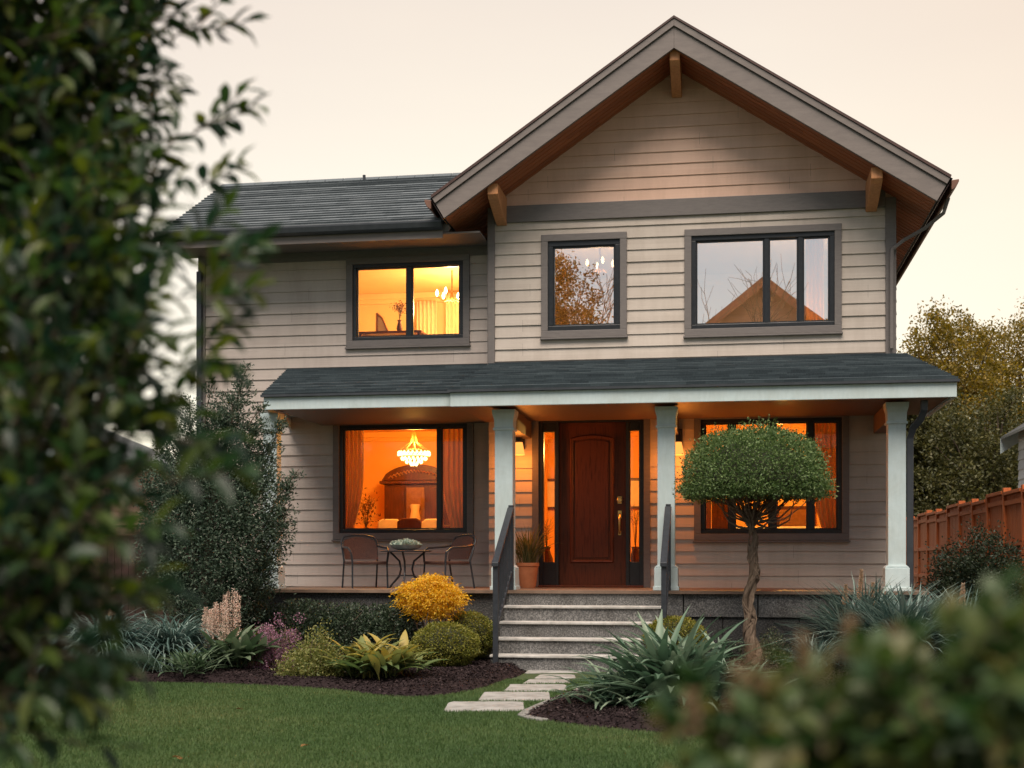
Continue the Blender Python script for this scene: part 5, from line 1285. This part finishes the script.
B_FG = [(-60, 60, 2.7, .30), (10, 50, 2.8, .22), (75, 20, 2.85, .14), (125, 0, 2.9, .07), (0, 160, 2.7, .24), (65, 130, 2.8, .14), (110, 130, 2.85, .05), (45, 225, 2.6, .17), (110, 215, 2.7, .06), (-10, 290, 2.5, .21),
        (60, 310, 2.4, .14), (110, 300, 2.4, .055), (0, 400, 2.3, .19), (70, 400, 2.3, .13), (105, 375, 2.2, .05), (10, 490, 2.1, .14), (75, 480, 2.1, .08), (-15, 580, 2.1, .13), (45, 560, 2.0, .08), (5, 640, 2.0, .085), (-10, 700, 2.0, .06),
        (35, 605, 2.0, .03), (-90, 250, 2.6, .32), (-110, 450, 2.4, .28), (-100, 600, 2.2, .2), (-60, -120, 2.8, .35), (60, -110, 2.9, .26), (-220, 100, 2.7, .4), (-230, 380, 2.6, .35), (-55, 715, 1.95, .05)]
in_frame_sprigs(B_FG, 2250, .15, .060, .024, tr, out)
for (px, py, d, dx, dz, L) in [(170, 40, 2.9, 1, .55, .19), (150, 15, 2.9, .8, .9, .16), (190, 30, 2.9, 1, .1, .12), (185, 140, 2.85, 1, .45, .17), (195, 130, 2.85, 1, .12, .15), (200, 185, 2.8, .9, .2, .10), (195, 290, 2.35, 1, .45, .13), (205, 300, 2.3, 1, .05, .10), (195, 345, 2.35, 1, .3, .09), (190, 360, 2.35, .9, -.3, .09),
                                (170, 480, 1.9, 1, .05, .11), (180, 440, 2.0, .8, -.1, .07), (100, 545, 1.95, 1, .2, .10), (110, 600, 1.95, 1, .1, .08), (60, 640, 1.95, .9, -.3, .10), (50, 660, 1.95, .5, -.8, .09), (205, 255, 2.4, 1, .15, .10), (185, 250, 2.5, .8, .7, .1)]:
    q = np.array(dep(px, py, d)); out.append(sprig(q, (dx, rng.normal() * .2, dz), 12, L, .062, .025, tr))
for b_ in B_FG:
    e = dep(b_[0], b_[1], b_[2]); limb((-1.62 + .12 * rng.normal(), 2.35, max(.5, e.z - .55)), e, .014, .004, .05, 5, tr, 6)
tr.tube([(-1.62, 2.35, 0), (-1.60, 2.36, .8), (-1.66, 2.33, 1.6), (-1.6, 2.3, 2.6)], [.06, .05, .04, .02], 10)
obj('trunk', tr, M_BARK, t); leaf_part('foliage', t, out, M_FG)

q0 = dep(900, 760, 1.3)
t = plant('foreground_bush', 'blurred green and russet bush close to the camera in the lower right corner', 'shrub', (q0.x, q0.y, 0))
tr, out = MB(), []
B_BU = [(735, 785, 1.4, .035), (800, 768, 1.38, .05), (870, 752, 1.33, .06), (950, 745, 1.3, .065), (1020, 725, 1.25, .07), (690, 800, 1.45, .035), (850, 825, 1.33, .11), (985, 815, 1.3, .12), (1090, 760, 1.25, .115), (800, 890, 1.38, .14), (960, 930, 1.33, .18), (1120, 860, 1.3, .18), (1140, 730, 1.25, .10)]
in_frame_sprigs(B_BU, 800, .065, .040, .024, tr, out)
for (px, py, d, dx, dz, L) in [(690, 740, 1.42, -.6, .5, .04), (755, 725, 1.42, .1, .9, .04), (800, 715, 1.4, .3, .9, .04), (905, 690, 1.33, .1, 1, .05), (870, 700, 1.33, -.2, 1, .045), (950, 680, 1.3, .0, 1, .05), (1000, 680, 1.25, .1, .9, .05), (700, 715, 1.45, -.2, 1, .04)]:
    out.append(sprig(np.array(dep(px, py, d)), (dx, 0, dz), 9, L, .036, .022, tr))
for b_ in B_BU[:9]:
    e = dep(b_[0], b_[1], b_[2]); limb((q0.x + rng.normal() * .05, q0.y + rng.normal() * .05, 0), e, .012, .003, .05, 5, tr, 5)
obj('stems', tr, M_BARK, t); leaf_part('foliage', t, out, M_FG2)
M_SPIKE = leaf_mat('buff_spike', [(.16, .11, .06), (.26, .18, .10), (.34, .22, .14)], .3)
for (px, py) in [(755, 672), (803, 660), (848, 640), (690, 715), (890, 650), (905, 650), (735, 690), (985, 650)]:
    a = dep(px, py + 22, 1.36); obj('flower_spike', np_mesh('flower_spike', *(lambda q_: (q_[0], q_[1], M_SPIKE, OFF[t.name], q_[2]))(spike(tuple(a), .045, .008, 60, .011))), M_PINK, t)

# ================================================================== fences, neighbours, trees behind
FX = 4.0
t = thing('cedar_fence', 'orange brown cedar panel fence with posts along the right side garden', 'fence', (FX, 22, 0))
y = 14.0; k = 0
while y < 33:
    zt = 2.36 + .05 * ((k * 7) % 3 - 1) * .6 - .004 * (y - 14); pw = 1.28
    obj('fence_post', MB().box(FX - .055, FX + .055, y - .055, y + .055, 0, zt + .04), M_FENCER, t, bevel=.006)
    p = MB(); q = y + .06
    while q < y + pw - .08:
        w_ = .118; p.box(FX - .012 + random.uniform(-.003, .003), FX + .012, q, q + w_, .06, zt - .055 + random.uniform(-.004, .004)); q += w_ + .007
    obj('board_panel', p, M_FENCER, t)
    rl = MB()
    for z in (.35, 1.0, 1.55, zt - .2): rl.box(FX - .045, FX - .017, y + .057, y + pw - .057, z, z + .07)
    rl.box(FX - .07, FX + .07, y + .057, y + pw - .057, zt - .05, zt)
    obj('fence_rail', rl, M_FENCER, t, bevel=.004); y += pw; k += 1
t = thing('dark_fence', 'dark red brown vertical board fence behind the left foreground tree', 'fence', (-11, 22.6, 0))
x = -19.0
while x < -8.3:
    obj('fence_post', MB().box(x - .05, x + .05, 22.6, 22.7, 0, 1.95), M_FENCEL, t)
    p = MB(); q = x + .02
    while q < x + 1.75: p.box(q, q + .125, 22.56, 22.585, .05, 1.80 + random.uniform(-.01, .01)); q += .135
    obj('board_panel', p, M_FENCEL, t)
    obj('fence_rail', MB().box(x + .052, x + 1.748, 22.587, 22.63, 1.66, 1.74), M_FENCEL, t)
    obj('fence_cap', MB().box(x - .06, x + 1.735, 22.52, 22.74, 1.952, 1.99), M_FENCEL, t); x += 1.8

M_NB = row_mat('neighbour_siding', (.40, .43, .45), (.54, .57, .58), .2, grain=(1, 40))
M_NBB = row_mat('rosy_siding', (.36, .20, .155), (.47, .275, .215), .2, grain=(1, 40))
M_NGL = glass_mat('neighbour_glass', .55, (.3, .3, .3))
M_NRED = pmat('red_brown_barge', (.26, .085, .05), (.36, .13, .075), 5, .6)
def simple_house(label, x0, x1, y0, y1, ze, rise, axis, mat, trim, wins, over=.45, gable_w=None):
    """gabled neighbour; wins: (face, a0, a1, z0, z1)"""
    t = thing('neighbour_house', label, 'house', ((x0 + x1) / 2, (y0 + y1) / 2, 0))
    def pt(u, v, z): return (u, v, z)
    e = .2
    faces = {'south': ([(x0, 0), (x1, 0), (x1, ze), (x0, ze)], lambda u, v, n: (u, y0 - n, v)), 'north': ([(x0, 0), (x1, 0), (x1, ze), (x0, ze)], lambda u, v, n: (u, y1 + n, v)),
             'west': ([(y0, 0), (y1, 0), (y1, ze), (y0, ze)], lambda u, v, n: (x0 - n, u, v)), 'east': ([(y0, 0), (y1, 0), (y1, ze), (y0, ze)], lambda u, v, n: (x1 + n, u, v))}
    xm, ym = (x0 + x1) / 2, (y0 + y1) / 2
    for nm, (p, fr) in faces.items():
        hs = [w[1:] for w in wins if w[0] == nm]
        if axis == 'y' and nm in ('south', 'north'): p = p[:3] + [(xm, ze + rise)] + p[3:]
        if axis == 'x' and nm in ('west', 'east'): p = p[:3] + [(ym, ze + rise)] + p[3:]
        obj('wall', courses(p, hs, fr, e, .02, 0), mat, t)
        for (a, b_, c_, d_) in hs:
            f = MB(); g = MB(); k = .07
            def bx(A, Bb, Cc, Dd, n0, n1):
                q = [fr(A, Cc, n0), fr(Bb, Dd, n1)]; lo = [min(q[0][i], q[1][i]) for i in range(3)]; hi = [max(q[0][i], q[1][i]) for i in range(3)]; f.box(lo[0], hi[0], lo[1], hi[1], lo[2], hi[2])
            bx(a - k, b_ + k, d_, d_ + k, -.05, .05); bx(a - k, b_ + k, c_ - k, c_, -.05, .05); bx(a - k, a, c_, d_, -.05, .05); bx(b_, b_ + k, c_, d_, -.05, .05); bx((a + b_) / 2 - .02, (a + b_) / 2 + .02, c_, d_, -.03, .03)
            w = obj('window', f, trim, t); g.add([fr(a, c_, -.02), fr(b_, c_, -.02), fr(b_, d_, -.02), fr(a, d_, -.02)], [(0, 1, 2, 3)]); obj('pane', g, M_NGL, w)
    r_ = MB(); th = .22
    if axis == 'y':
        s_ = rise / (xm - x0)
        for sg in (-1, 1):
            xe = xm + sg * ((xm - x0) + over); zz = ze + rise + .05; ze2 = zz - s_ * ((xm - x0) + over)
            r_.prism([(xm, zz), (xe, ze2), (xe, ze2 - .05), (xm, zz - .05)] if sg > 0 else [(xm, zz), (xm, zz - .05), (xe, ze2 - .05), (xe, ze2)], 'y', y0 - over, y1 + over)
            for yy in (y0 - over - .05, y1 + over + .01):
                b_ = MB(); b_.prism([(xm, zz - .02), (xe, ze2 - .02), (xe, ze2 - .34), (xm, zz - .34)], 'y', yy, yy + .04); obj('barge_board', b_, trim, t)
    else:
        s_ = rise / (ym - y0)
        for sg in (-1, 1):
            ye = ym + sg * ((ym - y0) + over); zz = ze + rise + .05; ze2 = zz - s_ * ((ym - y0) + over)
            r_.prism([(ym, zz), (ye, ze2), (ye, ze2 - .1), (ym, zz - .1)], 'x', x0 - over, x1 + over)
    obj('roof', r_, M_RUST if trim is M_NRED else M_GUT, t)
    return t
M_RUST = pmat('brown_roof', (.10, .06, .045), (.16, .095, .07), 8, .8)
simple_house('pale blue grey neighbour house showing its eave and side window above the cedar fence', 5.85, 14, 19.5, 28.6, 4.05, 2.6, 'y', M_NB, M_WHITE, [('west', 22.7, 23.9, 1.9, 3.5), ('south', 8, 9.5, 1.2, 2.5)], .3)
simple_house('rosy clapboard neighbour house glimpsed through the left foreground leaves', -26, -15.2, 28, 36, 4.0, 2.2, 'y', M_NBB, M_WHITE, [('south', -18.4, -17.0, 1.6, 2.7), ('south', -21.5, -20, 1.6, 2.7)])
# house across the street, mirrored in the upper right window
simple_house('brown gabled house across the street, mirrored in the upper right window', -3.3, 5.6, -19, -8.3, 7.5, 3.45, 'y', M_NBB, M_NRED, [('north', -2.2, -.6, 5.2, 6.6), ('north', 2.6, 4.2, 5.2, 6.6)], .6)

M_AUT = leaf_mat('autumn_leaf', [(.05, .03, .010), (.10, .055, .014), (.15, .085, .02), (.08, .065, .016)], .3)
M_OLIVE = leaf_mat('olive_crown_leaf', [(.085, .068, .014), (.15, .115, .022), (.235, .17, .032), (.33, .215, .045)], .45)
M_OLIVE2 = leaf_mat('dull_green_crown_leaf', [(.045, .050, .018), (.078, .078, .026), (.125, .112, .038)], .3)
def crown_tree(label, x, y, h_, rad, n, ls, mat, group, trunk=.2, cz=.62, rz=.42, name='broadleaf_tree', cl=90, lean=0.):
    t = plant(name, label, 'tree', (x, y, 0), group); tr = MB(); C0 = np.array([x + lean, y, h_ * cz])
    tr.tube([(x, y, 0), (x + lean * .3, y, h_ * .25), (x + lean, y, h_ * .6), (x + lean, y, h_ * .88)], [trunk, trunk * .75, trunk * .45, trunk * .1], 8)
    m_ = n // cl; lob = rdir(9); cd = rdir(m_); lump = 1 + .30 * np.max(cd @ lob.T, 1) - .18
    rr_ = rng.random(m_) ** .38 * lump; cc = C0 + cd * rr_[:, None] * [rad, rad, h_ * rz]
    for k in range(0, m_, max(1, m_ // 60)): limb((x + lean * .6, y, h_ * rng.uniform(.3, .6)), cc[k], trunk * .28, .01, .08, 5, tr, 5)
    obj('trunk', tr, M_BARK, t, True)
    idx = rng.integers(0, m_, n); sg = rng.uniform(.05, .12, m_) * rad; P = cc[idx] + rng.normal(size=(n, 3)) * sg[idx][:, None]
    leaf_part('crown', t, [leaves(P, rdir(n) + cd[idx] * .4, rdir(n) + [0, 0, .5], rng.uniform(.7, 1.3, n) * ls, ls * .55)], mat)
    return t
G_ = 'trees behind the house'
def bgt(px, py_top, d, wpx, lab, mat, n=15000, cz=.6, rz=.42, ls=.10):
    q = dep(px, py_top, d); crown_tree(lab, q.x, q.y, q.z, wpx / 2 * d / F, n, ls, mat, G_, .22, cz, rz)
bgt(948, 322, 38, 130, 'tall olive gold tree beside the right porch corner beyond the fence', M_OLIVE, 52000)
bgt(1020, 318, 42, 150, 'tall golden green tree at the right edge behind the neighbour house', M_OLIVE, 52000)
bgt(905, 372, 34, 90, 'lower dull green tree just right of the house corner', M_OLIVE2, 30000)
bgt(985, 400, 33, 150, 'broad dull green tree above the cedar fence', M_OLIVE2, 42000, .55, .45)
bgt(1100, 300, 40, 150, 'tall olive tree mostly out of frame on the right', M_OLIVE, 9000)
bgt(20, 430, 45, 200, 'dull green tree behind the rosy house on the left', M_OLIVE2, 8000, ls=.25)
G_ = 'trees across the street'
# trees behind the camera, seen mirrored in the upper windows
q = at(556, 318, 46.0); crown_tree('russet leaved tree across the street, mirrored in the middle upper window', q[0] - .5, -7.2, 11.6, 2.3, 26000, .13, M_AUT, G_, .16, .78, .22)
def bare_tree(x, y, h_, label):
    t = plant('bare_tree', label, 'tree', (x, y, 0), G_); tr = MB()
    def rec(p, d_, L, r_, lev):
        e = p + d_ * L; tr.tube([tuple(p), tuple(p.lerp(e, .5) + Vector(rng.normal(size=3)) * L * .05), tuple(e)], [r_, r_ * .8, r_ * .6], 6 if lev < 2 else 4, lev < 2)
        if lev >= 5: return
        for k in range(3 if lev < 4 else 2):
            nd = (d_ + Vector(rng.normal(size=3)) * .42 + Vector((0, 0, .12))).normalized(); rec(p.lerp(e, rng.uniform(.65, 1)), nd, L * rng.uniform(.6, .8), r_ * .58, lev + 1)
    rec(Vector((x, y, 0)), Vector((0, 0, 1)), h_ * .36, .12, 0); obj('trunk', tr, M_BARKP, t)
q = at(716, 300, 44.3); bare_tree(q[0], -6.2, 12.0, 'bare branched tree across the street, mirrored left in the upper right window')
q = at(585, 270, 46.0); bare_tree(q[0] - .9, -7.4, 13.5, 'bare topped tree across the street, mirrored high in the middle upper window')
q = at(828, 315, 46.0); crown_tree('small russet tree across the street, mirrored at the right of the upper right window', q[0] + .9, -7.6, 10.6, 1.1, 3500, .13, M_AUT, G_, .12, .8, .2)
